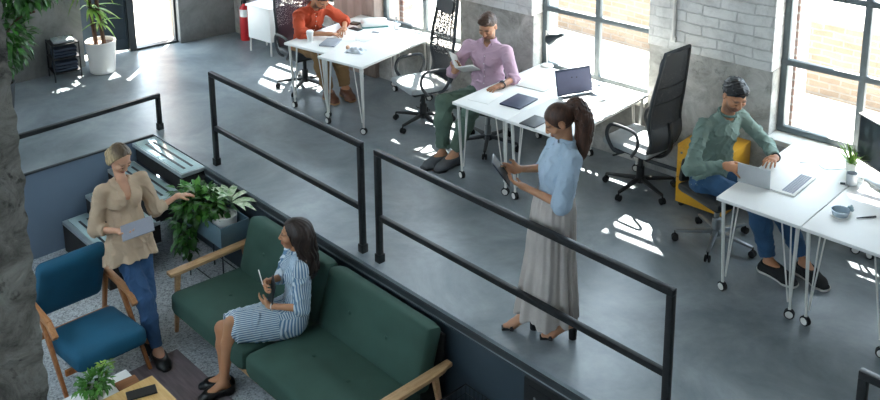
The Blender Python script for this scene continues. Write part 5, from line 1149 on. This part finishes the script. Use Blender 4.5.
# ---- man in the orange shirt, leaning on the far desk
org = A(-1.03, 1.82, 0); Fv, Lv, p = local(org, math.radians(-6))
root, J = person('man in orange shirt leaning over papers on the far desk', org, dict(gz=0,
    pel=q(-1.03, 1.82, .55), waist=q(-1.00, 1.815, .70), chest=q(-.90, 1.80, .885), neck=q(-.80, 1.79, 1.02), hl=q(-1.0, 1.91, .52), hr=q(-1.0, 1.73, .52), kl=q(-.58, 1.93, .545), kr=q(-.60, 1.68, .545), al=q(-.50, 1.95, .10), ar=q(-.56, 1.76, .10),
    tl=q(-.32, 1.90, .025), tr=q(-.38, 1.72, .025), sl=q(-.83, 1.98, .95), sr=q(-.85, 1.60, .95), el=q(-.70, 2.13, .80), er=q(-.68, 1.50, .80), wl=q(-.50, 1.96, .795), wr=q(-.47, 1.72, .795)))
F = Field(); torso(F, J, -.014, 1.0)
for s in 'lr': arm(F, J, s, -.003, 1.0); leg(F, J, s, -.014, .95); foot(F, J, s, 1.0)
hc = q(-.685, 1.80, 1.14); hf = U(Fv*.72-A(0, 0, .7)+Lv*.05); P, ax = head(F, hc, hf, A(0, 0, 1)+Fv*.6, 1.02); F.limb(J['neck'], P(-.035, 0, -.055), .053, .051, .014)
hand(F, J['wr'], Fv*.6+Lv*.6, A(0, 0, -1), Lv*.6-Fv*.6, .35, 1.0, .25); hand(F, J['wl'], Fv*.6-Lv*.6, A(0, 0, -1), -Lv*.6-Fv*.6, .4, 1.0, .25)
SKIN = skin('warm', '#bd8562', '#96564a', '#1b1c20', '#3a2a22')
emesh('body', F.mesh(.005), SKIN, root, org, masks=facemasks(P, ax, 1.02, True)); eyes_brows(root, org, P, ax, DKHAIR, 1.02)
ORG = mat('orange_cotton', '#bd4a28', .85, var=.12, scale=8, bump=.08, bscale=200)
F = Field(); torso(F, J, .012, 1.0, 0, .03)
for s in 'lr': arm(F, J, s, .012, 1.0, .35, .012, .02)
F.cut(J['pel']-A(0, 0, .05), A(0, 0, -1)); F.limb(J['neck']+A(0, 0, .04)+Fv*.03, J['chest']+Fv*.13+A(0, 0, .02), .04, .01, .01, op=1); F.limb(J['neck']+U(J['neck']-J['chest'])*.02, J['neck']+U(J['neck']-J['chest'])*.1, .062, .068, .006, op=1)
so = emesh('shirt', F.mesh(.006, folds(.0075, 42, 51)), ORG, root, org)
F = Field(); nd = U(J['neck']-J['chest']); F.limb(J['neck']-nd*.02, J['neck']+nd*.03, .080, .072, .01, cap=(1, 1)); F.limb(J['neck']-nd*.06, J['neck']+nd*.09, .062, .060, .004, op=1); F.cut(J['neck']+Fv*.045, U(Fv+A(0, 0, .2)), J['neck']+Fv*.09, .06); emesh('collar', F.mesh(.005), ORG, so, org)
placket(root, so, org, J, Fv, Lv, ORG)
TAN = mat('tan_chino', '#8a6a45', .9, var=.15, scale=8, bump=.08, bscale=180)
F = Field(); F.limb(J['hl'], J['hr'], .118, .118, .05)
for s in 'lr': leg(F, J, s, .013, 1.0, .92, .04, .014, True)
emesh('trousers', F.mesh(.006, folds(.005, 48, 53)), TAN, root, org)
for s in 'lr': shoe('shoe', mat('brown_leather_shoe', '#6b3f2a', .5, var=.15), root, org, J, s, mat('tan_sole', '#b08a62', .7), .012, 0, .10)
F = Field(); F.ell(P(-.016, 0, .032), A(.108, .086, .100)*1.02, ax, .01); F.cut(P(.064, 0, .050), ax[0]*.60-ax[2]*.80); F.cut(P(.0, 0, -.045), -ax[2]+ax[0]*.9); F.ell(P(-.008, .088, -.012), (.026, .03, .036), ax, .01, 1); F.ell(P(-.008, -.088, -.012), (.026, .03, .036), ax, .01, 1)
emesh('short_hair', F.mesh(.006, folds(.005, 130, 8)), DKHAIR, root, org)
for o in SC.objects:
    for k in ('glass_pane',):
        if o.name.startswith(k): o['kind'] = 'structure'
